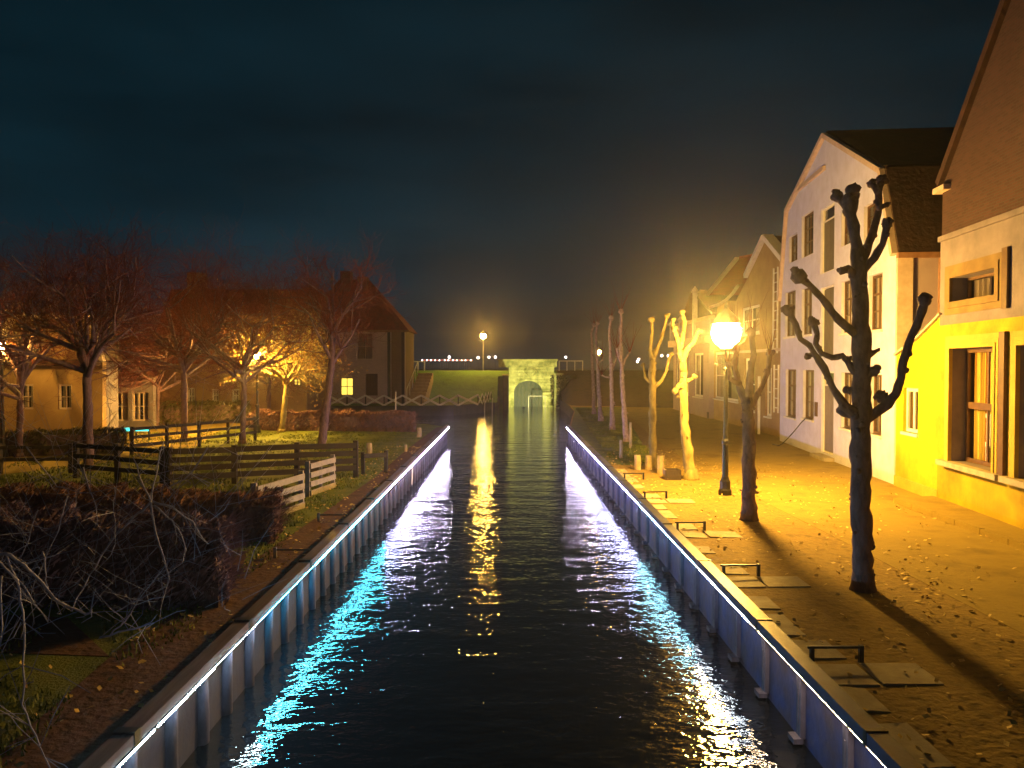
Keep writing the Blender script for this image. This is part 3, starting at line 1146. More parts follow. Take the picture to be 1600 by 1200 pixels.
# flat dark strips between the bays
pa0, pz1 = F.px(1572, 388)
pa1 = F.px(1580, 388)[0]
zlow = F.px(1575, 482)[1]
MB().fbox(F, pa1 - .05, pa0 - .03, -.10, -.052, zlow, pz1).build('dark_strip', M['frame_brown'], bh)
MB().fbox(F, pa1 - .05, pa0 - .03, -.13, -.052, win_lo[2] - .1, F.px(1575, 518)[1]).build('dark_strip', M['frame_brown'], bh)
panel_door(F, door3, bh, 'door', M['grey_door'], 5, .4)

# white garden chair inside the tall window, seen through the glass
a0, a1, z0, z1 = win_lo
ca = F.px(1551, 690, .36)[0]
mb = MB()
zc0 = z0 + .28
for k in range(4):
    mb.fbox(F, ca - .24 + .14 * k, ca - .18 + .14 * k, .345, .365, zc0 + .15, zc0 + .75)
mb.fbox(F, ca - .27, ca + .27, .34, .37, zc0 + .75, zc0 + .84)
mb.fbox(F, ca - .27, ca + .27, .34, .37, zc0 + .12, zc0 + .22)
for q in (-.25, .21):
    mb.fbox(F, ca + q, ca + q + .04, .342, .368, z0 + .004, zc0 + .12)
tag(mb.build('chair', M['cloth_white']), 'white slatted chair standing behind the glass of the tall curtained window', 'chair')

# raised pavement in front of the big house
kp = [G(1403, 786), G(1600, 858)]
d_ = (kp[1] - kp[0]).normalized()
far = kp[0]
near = kp[0] + d_ * 14
pv = MB()
f0, f1 = F.pt(far.y + .4, -.021, 0), F.pt(near.y, -.021, 0)
pv.hexa([(far.x, far.y, .0), (near.x, near.y, .0), (f1.x, f1.y, .0), (f0.x, f0.y, .0),
         (far.x, far.y, .12), (near.x, near.y, .12), (f1.x, f1.y, .12), (f0.x, f0.y, .12)])
pvo = pv.build('pavement', M['road'], kind='structure')
nrm = Vector((-d_.y, d_.x, 0))
if nrm.x > 0:
    nrm = -nrm
for k in range(16):
    q0 = kp[0] + d_ * (k * .85) + nrm * .055
    q1 = kp[0] + d_ * (k * .85 + .83) + nrm * .055
    zz = random.uniform(-.004, .006)
    MB().bar(q0 + Vector((0, 0, .055 + zz)), q1 + Vector((0, 0, .055 + zz)), .10, .13).build('kerb_stone', M['road'], pvo)

# ---- further houses along the street ---------------------------------------
F2 = Frame((11.9, 0), (0.006, 1))

hA = thing('lavender_house', 'small lavender house with white cornice and finials at the end of the street', 'house', F2.pt(51, 0, 0))
lo_a = rect(F2, 1052, 1108, 531, 640, 531, 655)
sA0 = F2.px(1108, 600)[0]
sA1 = F2.px(1052, 600)[0]
zA = F2.px(1108, 536)[1]
wa = [rect(F2, 1084, 1099, 552, 619), rect(F2, 1070, 1077, 552, 616), rect(F2, 1056, 1063, 552, 612)]
MB().slab(F2, [(sA0, -.02), (sA1, -.02), (sA1, zA), (sA0, zA)], [loop(r) for r in wa], 0, .3).build('front_wall', M['render_pink'], hA)
for r in wa:
    window(F2, r, hA, 2, 1, fw=.14, bar=.12, back='curtain_grey')
MB().fbox(F2, sA0, sA1 + .5, -.30, .3, zA, zA + .45).build('cornice', M['board'], hA)
zB = zA + .451
MB().fbox(F2, sA0 - .0, sA1 - 2, .02, .3, zB, zB + 1.0).build('attic_wall', M['render_pink'], hA)
MB().fbox(F2, sA0 - .1, sA1 - 1.6, -.10, .3, zB + 1.0, zB + 1.22).build('attic_band', M['board'], hA)
for px_, top_ in ((1086, 447), (1050, 500), (1064, 492)):
    a, z = F2.px(px_, top_)
    MB().fbox(F2, a - .14, a + .14, -.14, .14, zB, z - .45).build('pinnacle', M['white_paint'], hA)
    MB().lathe(F2.pt(a, 0, 0), [(.24, z - .45), (.26, z - .35), (.02, z)], 4).build('finial', M['white_paint'], hA)
a_r = (sA0 + sA1) / 2
roof_slope(F2, (sA0 - .1, zB + 1.22), (a_r, zB + 3.1), .1, 9, .15, M['tiles_dark'], hA)
roof_slope(F2, (sA1, zB + .2), (a_r, zB + 3.1), .1, 9, .15, M['tiles_dark'], hA)
MB().fbox(F2, sA0, sA0 + .25, .301, 9, -.02, zB + 1.2).build('side_wall', M['brick_dark'], hA)
MB().fbox(F2, sA0, sA0 + .3, -.06, .0, 0, .4).build('plinth', M['render_grey'], hA)

hB = thing('amber_house', 'brown-rendered house with white gable boards between the lavender house and the white house', 'house', F2.pt(39, 0, 0))
F3 = Frame((11.7, 0), (0.015, 1))
sB1 = sA0 - .3
sB0 = 33.2
zE3 = F3.px(1140, 452)[1]
wb = [rect(F3, 1116, 1154, 551, 622), rect(F3, 1158, 1187, 482, 524), rect(F3, 1163, 1180, 560, 640), rect(F3, 1196, 1206, 575, 650)]
ap = F3.px(1197, 373)
ap2 = (ap[0], ap[1])
el = F3.px(1168, 434)
er = (sB0, F3.px(1212, 430)[1])
MB().slab(F3, [(sB0, -.02), (sB1, -.02), (sB1, 4.3), F3.px(1122, 470), F3.px(1150, 470), el, ap2, er], [loop(r) for r in wb], 0, .3).build('front_wall', M['render_ochre'], hB)
for k, r in enumerate(wb):
    window(F3, r, hB, 2, 2, fw=.12, bar=.06, back='curtain_grey')
roof_slope(F3, el, ap2, -.2, .3, .24, M['white_paint'], hB, 'bargeboard', -.02)
roof_slope(F3, er, ap2, -.2, .3, .24, M['white_paint'], hB, 'bargeboard', -.02)
roof_slope(F3, el, ap2, .31, 8, .12, M['tiles_dark'], hB)
roof_slope(F3, er, ap2, .31, 8, .12, M['tiles_dark'], hB)
# left side roof with a pale verge board rising to the ridge
q0, q1 = F3.px(1105, 462), F3.px(1152, 405)
roof_slope(F3, q0, q1, -.12, .1, .12, M['board'], hB, 'verge_board', 0)
roof_slope(F3, q0, q1, .11, 8, .12, M['tiles'], hB)
q2 = F3.px(1180, 400)
roof_slope(F3, q1, q2, .11, 8, .12, M['tiles'], hB)
MB().fbox(F3, F3.px(1180, 400)[0], F3.px(1138, 400)[0], 2.0, 2.9, q1[1] - 1.5, P(1150, 390, 42).z).build('chimney', M['brick_dark'], hB)
# curved brace under the verge
mb = MB()
cpx = [(1112, 480), (1125, 476), (1138, 468), (1148, 458), (1156, 446)]
mb.tube([F3.pt(*[F3.px(*q)[0]], -.1, F3.px(*q)[1]) for q in cpx], .09, 6)
mb.build('scroll_board', M['board'], hB)
a, z = F3.px(1180, 549)
MB().fbox(F3, sB0 + .2, a + 1.5, -.35, -.003, z - .06, z + .06).build('canopy_board', M['board'], hB)

# ladders against the narrow gap beside the white house
def ladder(Fr, x_, y0, y1, wpx, label, d=-.35):
    a, zt = Fr.px(x_, y0, d)
    _, zb = Fr.px(x_, y1, d)
    hw = .28
    t = thing('ladder', label, 'ladder', Fr.pt(a, d, zb), 'ladders in the gap beside the white house')
    for q in (-hw, hw):
        MB().fbox(Fr, a + q - .03, a + q + .03, d, d + .06, zb, zt).build('side_rail', M['white_paint'], t)
    n = int((zt - zb) / .42)
    mb0 = None
    for k in range(n):
        z = zb + .2 + k * .42
        MB().fbox(Fr, a - hw + .03, a + hw - .03, d + .015, d + .045, z, z + .04).build('rung', M['white_paint'], t)
    return t


ladder(F3, 1211, 418, 552, 12, 'white ladder fixed high in the gap beside the white house')
ladder(F3, 1212, 570, 645, 12, 'white ladder standing lower down in the gap beside the white house', -.5)
# lean-to post frame under it
mb = MB()
a, z = F3.px(1203, 588)
mb.fbox(F3, a - .05, a + .05, -.55, -.45, 0, z)
tag(mb.build('gate_post', M['white_paint']), 'thin white post at the foot of the lower ladder', 'post')

# ================================================================== SLUICE GATE
FG = Frame((-30, 75.0), (1, 0))
FG.n = Vector((0, -1, 0))


class FX(Frame):
    def __init__(s, x0, y0):
        s.o = Vector((x0, y0, 0))
        s.u = Vector((1, 0, 0))
        s.n = Vector((0, -1, 0))


FG = FX(0, 75.0)
gt = thing('stone_gate', 'mossy stone water gate with round arch at the end of the canal', 'water gate', (2, 75, WZ))
gx0, gzt = FG.px(795, 574)
gx1 = FG.px(866, 574)[0]
ax0 = FG.px(803, 620)[0]
ax1 = FG.px(848, 620)[0]
zs = FG.px(803, 613)[1]
za = FG.px(825, 595)[1]
arch = [(ax0, WZ - .5), (ax1, WZ - .5)]
ac = (ax0 + ax1) / 2
hw = (ax1 - ax0) / 2
for k in range(0, 17):
    an = math.pi * k / 16
    arch.append((ac + hw * math.cos(an), zs + (za - zs) * math.sin(an)))
MB().slab(FG, [(gx0, WZ - .6), (gx1, WZ - .6), (gx1, gzt), (gx0, gzt)], [arch], 0, 1.1).build('front_wall', M['moss_stone'], gt)
# voussoirs round the arch
for k in range(13):
    a0_, a1_ = math.pi * k / 13 + .02, math.pi * (k + 1) / 13 - .02
    q = []
    for an, rr in ((a0_, 1.0), (a1_, 1.0), (a1_, 1.17), (a0_, 1.17)):
        q.append((ac + hw * rr * math.cos(an), zs + ((za - zs) + hw * (rr - 1)) * math.sin(an)))
    MB().slab(FG, q, [], -.05, -.002).build('arch_stone', M['moss_stone'], gt)
# coping and parapet
tx0, tz1 = FG.px(779, 561)
tx1 = FG.px(870, 561)[0]
MB().fbox(FG, tx0, tx1, -.25, 1.2, gzt + .0, tz1 - .18).build('parapet', M['moss_stone'], gt)
MB().fbox(FG, tx0 - .1, tx1 + .1, -.35, 1.25, tz1 - .178, tz1).build('coping', M['moss_stone'], gt)
# carved relief: oval shield with scrolls
mb = MB()
cx = (gx0 + gx1) / 2 - .1
cz = FG.px(825, 581)[1]
mb.slab(FG, [(cx + .32 * math.cos(k * math.pi / 8), cz + .40 * math.sin(k * math.pi / 8)) for k in range(16)], [], -.16, -.002)
for s_ in (-1, 1):
    mb.tube([FG.pt(cx + s_ * (.34 + .26 * math.sin(k * .6)), -.06, cz + .35 - .12 * k) for k in range(7)], .07, 6)
mb.build('carved_shield', M['moss_stone'], gt)
for k in range(8):
    a0_ = ax0 + .01 + (ax1 - ax0 - .02) * k / 8
    MB().fbox(FG, a0_ + .01, a0_ + (ax1 - ax0) / 8 - .01, .9, 1.0, WZ - .4, za + .1).build('gate_board', M['gate_plank'], gt)
# wing walls
MB().box(gx0 - .55, gx0 - .002, 70.5, 76.2, WZ - .5, 2.3).build('wing_wall', M['dark_stone'], gt)
MB().box(gx0 - .62, gx0 + .02, 70.4, 74.95, 2.301, 2.42).build('wing_coping', M['moss_stone'], gt)
MB().box(gx1 + .002, gx1 + .6, 72.5, 76.2, WZ - .5, 2.4).build('wing_wall', M['moss_stone'], gt)
MB().box(gx1 + .002, gx1 + .7, 72.4, 74.95, 2.401, 2.52).build('wing_coping', M['moss_stone'], gt)
# ivy hanging over the right wing
mb = MB()
random.seed(11)
for k in range(2600):
    x = gx1 - .4 + random.random() ** .7 * 2.3
    z = WZ + .1 + random.random() * 3.0
    y = 72.45 - random.random() * .3 - .1 * math.sin(x * 5)
    if x < gx1 + .1:
        y = 74.9 - random.random() * .15
    r = random.uniform(.05, .11)
    n_ = Vector((random.uniform(-1, 1), random.uniform(-1, 1), random.uniform(-1, 1))).normalized()
    u_ = n_.orthogonal().normalized() * r
    v_ = n_.cross(u_).normalized() * r
    c_ = Vector((x, y, z))
    mb.quad(c_ - u_, c_ - v_, c_ + u_, c_ + v_)
iv = mb.build('ivy', M['hedge_green'])
iv['kind'] = 'stuff'
tag(iv, 'ivy hanging over the wing wall of the stone gate', 'ivy')
# white pipe rail in front of the arch
mb = MB()
r0, r1 = P(826, 619, 73.5), P(852, 619, 73.5)
mb.bar(r0, r1, .05, .05)
mb.bar((r0.x, 73.5, WZ - .3), (r0.x, 73.5, r0.z - .026), .05, .05)
mb.bar((r1.x, 73.5, WZ - .3), (r1.x, 73.5, r1.z - .026), .05, .05)
tag(mb.build('pipe_rail', M['fence_grey']), 'white pipe rail standing in the water before the stone arch', 'rail')
# floodlight on a post, aimed at the gate
fl = P(775, 640, 70)
t = thing('floodlight', 'small floodlight just above the water aimed at the mossy gate', 'floodlight', (1.35, 69.8, WZ))
MB().bar((1.35, 69.8, WZ - .5), (1.35, 69.8, WZ + .10), .05, .05).build('post', M['iron'], t)
MB().box(1.22, 1.48, 69.70, 69.82, WZ + .10, WZ + .30).build('housing', M['iron'], t)
MB().box(1.24, 1.46, 69.825, 69.83, WZ + .12, WZ + .28).build('lens', emis('flood_lens', (1, .9, .45), 12), t)
l = bpy.data.lights.new('flood_light', 'SPOT')
l.energy = FLOOD
l.color = (1.0, .95, .36)
l.spot_size = R(100)
l.spot_blend = .8
l.shadow_soft_size = .1
lo = bpy.data.objects.new('flood_light', l)
COL.objects.link(lo)
lo.location = (1.35, 69.9, WZ + .2)
lo.rotation_euler = (Vector((1.9, 75, 1.6)) - Vector((1.35, 69.9, WZ + .2))).to_track_quat('-Z', 'Y').to_euler()

# ================================================================== HOUSES, GARDEN SIDE
def winx(Fr, r, root, lit=False, cols=2, rows=2, fm=None):
    if not lit:
        return window(Fr, r, root, cols, rows, fm=fm or M['board'], fw=.08, back='curtain_grey', sill=False, bar=.05)
    a0, a1, z0, z1 = r
    w = MB().slab(Fr, loop((a0 + .003, a1 - .003, z0 + .003, z1 - .003)), [loop((a0 + .07, a1 - .07, z0 + .07, z1 - .07))], .08, .14).build('window', M['frame_brown'], root)
    MB().quad(Fr.pt(a0 + .06, .12, z0 + .06), Fr.pt(a1 - .06, .12, z0 + .06), Fr.pt(a1 - .06, .12, z1 - .06), Fr.pt(a0 + .06, .12, z1 - .06)).build('pane', M['lit_pane'], w)
    m_ = MB()
    for k in range(1, cols):
        a = a0 + (a1 - a0) * k / cols
        m_.fbox(Fr, a - .025, a + .025, .09, .118, z0 + .07, z1 - .07)
    for k in range(1, rows):
        z = z0 + (z1 - z0) * k / rows
        m_.fbox(Fr, a0 + .07, a1 - .07, .091, .117, z - .025, z + .025)
    m_.build('glazing_bars', M['frame_brown'], w)
    return w


FD = FX(0, 66.0)
hd = thing('hipped_brick_house', 'two-storey grey brick house with steep red hipped roof beside the dyke steps', 'house', (-12, 66, 0))
dx0, dx1 = FD.px(470, 520)[0], FD.px(633, 520)[0]
zt = FD.px(600, 517)[1]
wd = [rect(FD, 518, 532, 521, 562), rect(FD, 557, 583, 520, 562), rect(FD, 532, 552, 590, 618), rect(FD, 571, 590, 584, 618)]
MB().slab(FD, [(dx0, -.02), (dx1, -.02), (dx1, zt), (dx0, zt)], [loop(r) for r in wd], 0, .3).build('front_wall', M['brick_mauve'], hd)
winx(FD, wd[0], hd)
winx(FD, wd[1], hd)
winx(FD, wd[2], hd, True, 2, 2)
panel_door(FD, wd[3], hd, 'boarded_window', M['frame_brown'], 4, 0, 'frame_brown')
for x_ in (608, 630):
    a = FD.px(x_, 600)[0]
    MB().fbox(FD, a - .12, a + .12, -.12, -.003, 0, zt - .05).build('drainpipe', M['iron'] if x_ == 608 else M['tiles_dark'], hd)
a0_, a1_ = FD.px(612, 600)[0], FD.px(628, 600)[0]
MB().fbox(FD, a0_, a1_, -.05, -.002, 0, zt - .03).build('wall_strip', M['brick_amber'], hd)
MB().box(dx1 - .3, dx1, 66.301, 72, -.02, zt).build('side_wall', M['brick_amber'], hd)
MB().box(dx0, dx0 + .3, 66.301, 72, -.02, zt).build('side_wall', M['brick_dark'], hd)
r0 = P(530, 437, 69)
r1 = P(577, 437, 69)
eo = .35
ev = [(dx0 - eo, 65.7, zt), (dx1 + eo, 65.7, zt), (dx1 + eo, 72.3, zt), (dx0 - eo, 72.3, zt)]
mb = MB()
mb.poly([ev[0], ev[1], (r1.x, 69, r1.z), (r0.x, 69, r0.z)])
mb.poly([ev[1], ev[2], (r1.x, 69, r1.z)])
mb.poly([ev[2], ev[3], (r0.x, 69, r0.z), (r1.x, 69, r1.z)])
mb.poly([ev[3], ev[0], (r0.x, 69, r0.z)])
mb.poly(ev[::-1])
mb.build('roof', M['tiles'], hd)
MB().box(dx0 - eo, dx1 + eo, 65.66, 65.698, zt - .12, zt + .06).build('gutter', M['board_brown'], hd)
for x_, y_ in ((541, 424), (567, 433)):
    c_ = P(x_, y_, 68.6)
    MB().box(c_.x - .45, c_.x + .45, 68.2, 69.2, c_.z - 2.2, c_.z).build('chimney', M['brick_dark'], hd)
# steps up the dyke
st = thing('dyke_steps', 'pale stone steps climbing the dyke beside the hipped brick house', 'steps', (-8.2, 66.5, 0))
for k in range(9):
    y0_ = 66.3 + k * .95
    MB().box(-8.75, -7.35, y0_, y0_ + .9, -.02, .28 * (k + 1)).build('step', M['step'], st)
hr = thing('handrail', 'white handrail beside the pale dyke steps', 'handrail', (-8.82, 66.4, 0))
for k in range(5):
    y0_ = 66.4 + k * 2
    MB().bar((-8.82, y0_, .28 * (k * 2.1)), (-8.82, y0_, 1.0 + .28 * (k * 2.1) + .2), .06, .06).build('post', M['white_paint'], hr)
MB().bar((-8.82, 66.4, 1.22), (-8.82, 74.4, 3.58), .06, .07).build('rail', M['white_paint'], hr)


def white_rail(x0, x1, y0, ztop, n, label):
    t = thing('white_railing', label, 'railing', (x0, y0, 2.7))
    MB().bar((x0, y0, ztop), (x1, y0, ztop), .08, .10).build('rail', M['white_paint'], t)
    for k in range(n):
        x = x0 + .05 + (x1 - x0 - .1) * k / (n - 1)
        MB().bar((x, y0, 2.6), (x, y0, ztop - .051), .10, .10).build('post', M['white_paint'], t)
    return t


a_, b_ = P(643, 565, 80.5), P(664, 565, 80.5)
white_rail(a_.x, b_.x, 80.5, a_.z, 3, 'short white railing at the head of the dyke steps')
a_, b_ = P(873, 564, 80), P(911, 564, 80)
white_rail(a_.x, b_.x, 80, a_.z, 4, 'white railing on the dyke to the right of the stone gate')

# low ochre row house
FE = FX(0, 48.5)
he = thing('long_low_house', 'long low ochre house with red roof and brick chimney behind the garden trees', 'house', (-18, 48.5, 0))
ex0, ex1 = FE.px(238, 600)[0], FE.px(478, 600)[0]
zt = FE.px(300, 566)[1]
we = [rect(FE, 293, 304, 606, 632), rect(FE, 331, 342, 608, 628), rect(FE, 362, 374, 608, 628), rect(FE, 468, 477, 591, 602)]
MB().slab(FE, [(ex0, -.02), (ex1, -.02), (ex1, zt), (ex0, zt)], [loop(r) for r in we[:3]] + [loop(rect(FE, 458, 470, 591, 603))], 0, .3).build('front_wall', M['render_ochre'], he)
for r in we[:3]:
    winx(FE, r, he, fm=M['white_paint'])
winx(FE, rect(FE, 458, 470, 591, 603), he, True)
zr = P(300, 452, 52).z
mb = MB()
mb.slab(FX(0, 48.5), [(0, 0), (1, 0), (1, .1), (0, .1)], [], 0, .1) if False else None
mb.hexa([(ex0 - .3, 48.2, zt - .1), (ex1 + .3, 48.2, zt - .1), (ex1 + .3, 52, zr - .12), (ex0 - .3, 52, zr - .12),
         (ex0 - .3, 48.2, zt + .05), (ex1 + .3, 48.2, zt + .05), (ex1 + .3, 52, zr), (ex0 - .3, 52, zr)])
mb.hexa([(ex0 - .3, 52.001, zr - .12), (ex1 + .3, 52.001, zr - .12), (ex1 + .3, 55.8, zt - .1), (ex0 - .3, 55.8, zt - .1),
         (ex0 - .3, 52.001, zr), (ex1 + .3, 52.001, zr), (ex1 + .3, 55.8, zt + .05), (ex0 - .3, 55.8, zt + .05)])
mb.build('roof', M['tiles'], he)
for xx in (ex0, ex1 - .3):
    mb = MB()
    mb.poly([(xx, 48.8, -.02), (xx, 55.4, -.02), (xx, 55.4, zt - .12), (xx, 52, zr - .2), (xx, 48.8, zt - .12)])
    mb.poly([(xx + .3, 48.8, -.02), (xx + .3, 55.4, -.02), (xx + .3, 55.4, zt - .12), (xx + .3, 52, zr - .2), (xx + .3, 48.8, zt - .12)][::-1])
    mb.build('gable_wall', M['brick_dark'], he)
c_ = P(308, 427, 52)
MB().box(c_.x - .5, c_.x + .5, 51.5, 52.5, zr - 1.2, c_.z).build('chimney', M['brick_amber'], he)

# cottage with the half-hipped gable at the left
FC = FX(0, 31.0)
hc = thing('gabled_cottage', 'ochre cottage with half-hipped gable behind the leftmost garden tree', 'cottage', (-18, 31, 0))
cpx = [(-70, 700), (160, 700), (160, 566), (142, 499), (24, 499), (0, 548), (-70, 600)]
co = [FC.px(*q) for q in cpx]
co[0] = (co[0][0], -.02)
co[1] = (co[1][0], -.02)
wc = [rect(FC, 46, 69, 515, 553), rect(FC, 30, 52, 600, 640), rect(FC, 90, 112, 600, 640)]
MB().slab(FC, co, [loop(r) for r in wc], 0, .3).build('gable_wall', M['render_ochre'], hc)
for r in wc:
    winx(FC, r, hc)
for k in (2, 3, 4, 5):
    roof_slope(FC, co[k], co[k + 1], -.25, -.01, .16, M['board'], hc, 'bargeboard', 0)
    roof_slope(FC, co[k], co[k + 1], .0, 1.3, .14, M['tiles_dark'], hc)
MB().fbox(FC, co[0][0], co[1][0], -.7, -.003, FC.px(80, 572)[1], FC.px(80, 562)[1]).build('pent_roof', M['tiles_dark'], hc)
MB().box(co[1][0] - .3, co[1][0], 31.301, 32.3, -.02, co[2][1]).build('side_wall', M['render_grey'], hc)

# grey shop front with the cyan tubes
FS = FX(0, 39.5)
hs_ = thing('grey_shop', 'low grey shop front with cyan light tubes at its foot between cottage and long house', 'shop', (-20.5, 39.5, 0))
sx0, sx1 = FS.px(150, 650)[0], FS.px(240, 650)[0]
zt = FS.px(200, 590)[1]
ws = [rect(FS, 168, 200, 612, 658), rect(FS, 206, 232, 612, 658)]
MB().slab(FS, [(sx0, -.02), (sx1, -.02), (sx1, zt), (sx0, zt)], [loop(r) for r in ws], 0, .3).build('front_wall', M['render_grey'], hs_)
for r in ws:
    winx(FS, r, hs_, cols=3, rows=2)
mb = MB()
mb.hexa([(sx0 - .2, 39.2, zt), (sx1 + .2, 39.2, zt), (sx1 + .2, 43, zt + 2.2), (sx0 - .2, 43, zt + 2.2),
         (sx0 - .2, 39.2, zt + .12), (sx1 + .2, 39.2, zt + .12), (sx1 + .2, 43, zt + 2.35), (sx0 - .2, 43, zt + 2.35)])
mb.build('roof', M['tiles_dark'], hs_)
for i_, (x0_, x1_) in enumerate(((163, 202), (212, 232))):
    p0, p1 = P(x0_, 671, 33.2), P(x1_, 671, 33.2)
    t = thing('light_tube', ('long', 'short')[i_] + ' cyan light tube glowing low in front of the grey shop', 'light tube', p0, 'cyan tubes at the shop')
    MB().bar(p0, p1, .06, .14).build('tube', M['cyan'], t)
    mb = MB()
    for q in (p0, p1):
        mb.bar((q.x, q.y + .04, 0), (q.x, q.y + .04, q.z + .07), .05, .03)
    mb.build('bracket', M['iron'], t)

# ================================================================== TREES
def limb(mb, pts, radii, Y, n=9, dy=None, jit=.10, knob=0):
    """pixel skeleton at distance Y, radii in pixels"""
    k = Y / 1200
    radii = [r * (.84 if Y < 20 else .78) for r in radii]
    W3 = []
    for i, (x, y) in enumerate(pts):
        q = P(x, y, Y)
        off = 0 if dy is None else dy * i / max(1, len(pts) - 1)
        W3.append(CAM + (q - CAM) * ((Y + off) / Y))
    # subdivide with a little wander
    pp, rr = [], []
    for i in range(len(W3) - 1):
        m = max(2, int((W3[i + 1] - W3[i]).length / .12))
        m = min(m, 7)
        for j in range(m):
            t_ = j / m
            q = W3[i].lerp(W3[i + 1], t_)
            r_ = (radii[i] * (1 - t_) + radii[i + 1] * t_) * k
            pp.append(q + Vector((random.uniform(-1, 1), random.uniform(-1, 1), 0)) * r_ * .12)
            rr.append(r_ * random.uniform(.92, 1.14))
    pp.append(W3[-1])
    rr.append(radii[-1] * k)
    mb.tube(pp, rr, n, jit)
    if knob:
        mb.ball(pp[-1], knob * k, .22, 9, 7)
        for q in range(3):
            mb.ball(pp[-1] + Vector((random.uniform(-1, 1), random.uniform(-1, 1), random.uniform(-.6, .9))) * knob * k * .8, knob * k * .6, .22, 7, 5)
    # knuckles along the limb
    for i in range(1, len(pp) - 1):
        if rr[i] < .10 and random.random() < .42:
            mb.ball(pp[i] + Vector((random.uniform(-1, 1), random.uniform(-1, 1), random.uniform(-1, 1))) * rr[i] * .8, rr[i] * .75, .2, 6, 5)


def pollard(base_px, Y, trunk, limbs, label, m_=None, twigs=0, n=9):
    b_ = P(*trunk[0][:2], Y)
    t = thing('pollard_tree', label, 'tree', (b_.x, b_.y, 0), 'pollard trees along the street quay')
    mb = MB()
    tp = [(x, y) for x, y, r in trunk]
    tr = [r for x, y, r in trunk]
    # root flare reaches into the ground
    limb(mb, tp, tr, Y, n=12 if Y < 20 else 9, jit=.06)
    q = P(tp[0][0], tp[0][1], Y)
    k = Y / 1200
    mb.tube([(q.x, q.y, -.05), (q.x, q.y, .06), (q.x, q.y, .30)], [tr[0] * k * 1.15, tr[0] * k * 1.0, tr[0] * k * .8], 12, .08)
    for q_ in range(int(26 if Y < 20 else 8)):
        i_ = random.randrange(len(tp) - 1)
        f_ = random.random()
        c_ = P(tp[i_][0] * (1 - f_) + tp[i_ + 1][0] * f_, tp[i_][1] * (1 - f_) + tp[i_ + 1][1] * f_, Y)
        a_ = random.uniform(0, 6.28)
        r_ = tr[i_] * k
        mb.ball(c_ + Vector((math.cos(a_) * r_ * .93, math.sin(a_) * r_ * .93, 0)), random.uniform(.015, .045), .25, 6, 5)
    mb.build('trunk', m_ or M['bark'], t, smooth=True)
    lm = MB()
    for L in limbs:
        pts, rad, dy, knob = L
        limb(lm, pts, rad, Y, dy=dy, knob=knob)
    if lm.v:
        lm.build('branches', m_ or M['bark'], t, smooth=True)
    if twigs:
        tw = MB()
        for L in limbs:
            e_ = P(L[0][-1][0], L[0][-1][1], Y)
            for q in range(twigs):
                d_ = Vector((random.uniform(-.45, .45), random.uniform(-.45, .45), random.uniform(.5, 1.2))).normalized()
                ln = random.uniform(.3, 1.0) * (1 if Y < 30 else 1.4)
                mid = e_ + d_ * ln * .5 + Vector((random.uniform(-.06, .06), 0, 0))
                tw.tube([e_ + Vector((random.uniform(-.08, .08),) * 3) * .5, mid, e_ + d_ * ln], [.010, .007, .003], 3, 0, False)
        tw.build('twigs', M['twig'], t, kind='stuff')
    return t


random.seed(21)
pollard(None, 10.9,
        [(1348, 926, 19), (1347, 860, 17.5), (1345, 780, 17), (1345, 700, 17), (1346, 640, 17), (1345, 560, 16), (1343, 480, 15), (1342, 430, 14), (1340, 385, 12)],
        [([(1340, 395), (1333, 355), (1327, 325), (1326, 312)], [11, 10, 9, 8], -.1, 9),
         ([(1330, 335), (1320, 318), (1309, 306)], [8, 8, 8], .05, 9),
         ([(1330, 335), (1335, 315), (1333, 298)], [8, 8, 9], -.1, 11),
         ([(1346, 410), (1358, 380), (1368, 350), (1373, 325), (1372, 300), (1378, 282)], [8, 7, 6.5, 7, 6, 7], .3, 9),
         ([(1372, 300), (1362, 287)], [6, 6], .2, 7),
         ([(1372, 325), (1386, 320)], [5, 4], .1, 4),
         ([(1350, 420), (1366, 403), (1379, 380), (1387, 348)], [9, 7, 6, 7], -.3, 8),
         ([(1338, 435), (1325, 418), (1316, 423)], [8, 6, 5], -.2, 6),
         ([(1342, 525), (1318, 508), (1300, 488), (1284, 466), (1266, 446), (1248, 432)], [9, 7, 7, 6, 6, 8], -.4, 11),
         ([(1340, 650), (1322, 636), (1302, 607), (1287, 575), (1273, 553), (1265, 540), (1251, 530), (1244, 507), (1232, 485)], [11, 9, 6, 6, 5.5, 5, 5, 5, 6], -.5, 8),
         ([(1338, 585), (1324, 565), (1316, 556), (1300, 559), (1283, 552), (1275, 537), (1277, 522), (1270, 503)], [7, 6, 6, 5, 5, 5, 5, 6], .3, 8),
         ([(1273, 552), (1262, 557)], [5, 4], .05, 5),
         ([(1350, 655), (1366, 645), (1386, 631), (1400, 615), (1408, 590), (1411, 565), (1420, 537), (1431, 510), (1440, 485), (1445, 468)], [13, 10, 9, 8, 7, 7, 7, 7, 7, 8], -.3, 10),
         ([(1386, 631), (1378, 620)], [8, 8], 0, 10),
         ([(1352, 558), (1372, 547)], [7, 3], .1, 3),
         ([(1352, 585), (1366, 580)], [8, 7], -.1, 8),
         ([(1340, 612), (1322, 609)], [7, 6], .1, 6),
         ([(1338, 646), (1318, 642)], [12, 10], .1, 10)],
        'nearest and largest pollard tree, knobbly dark trunk before the yellow wall')
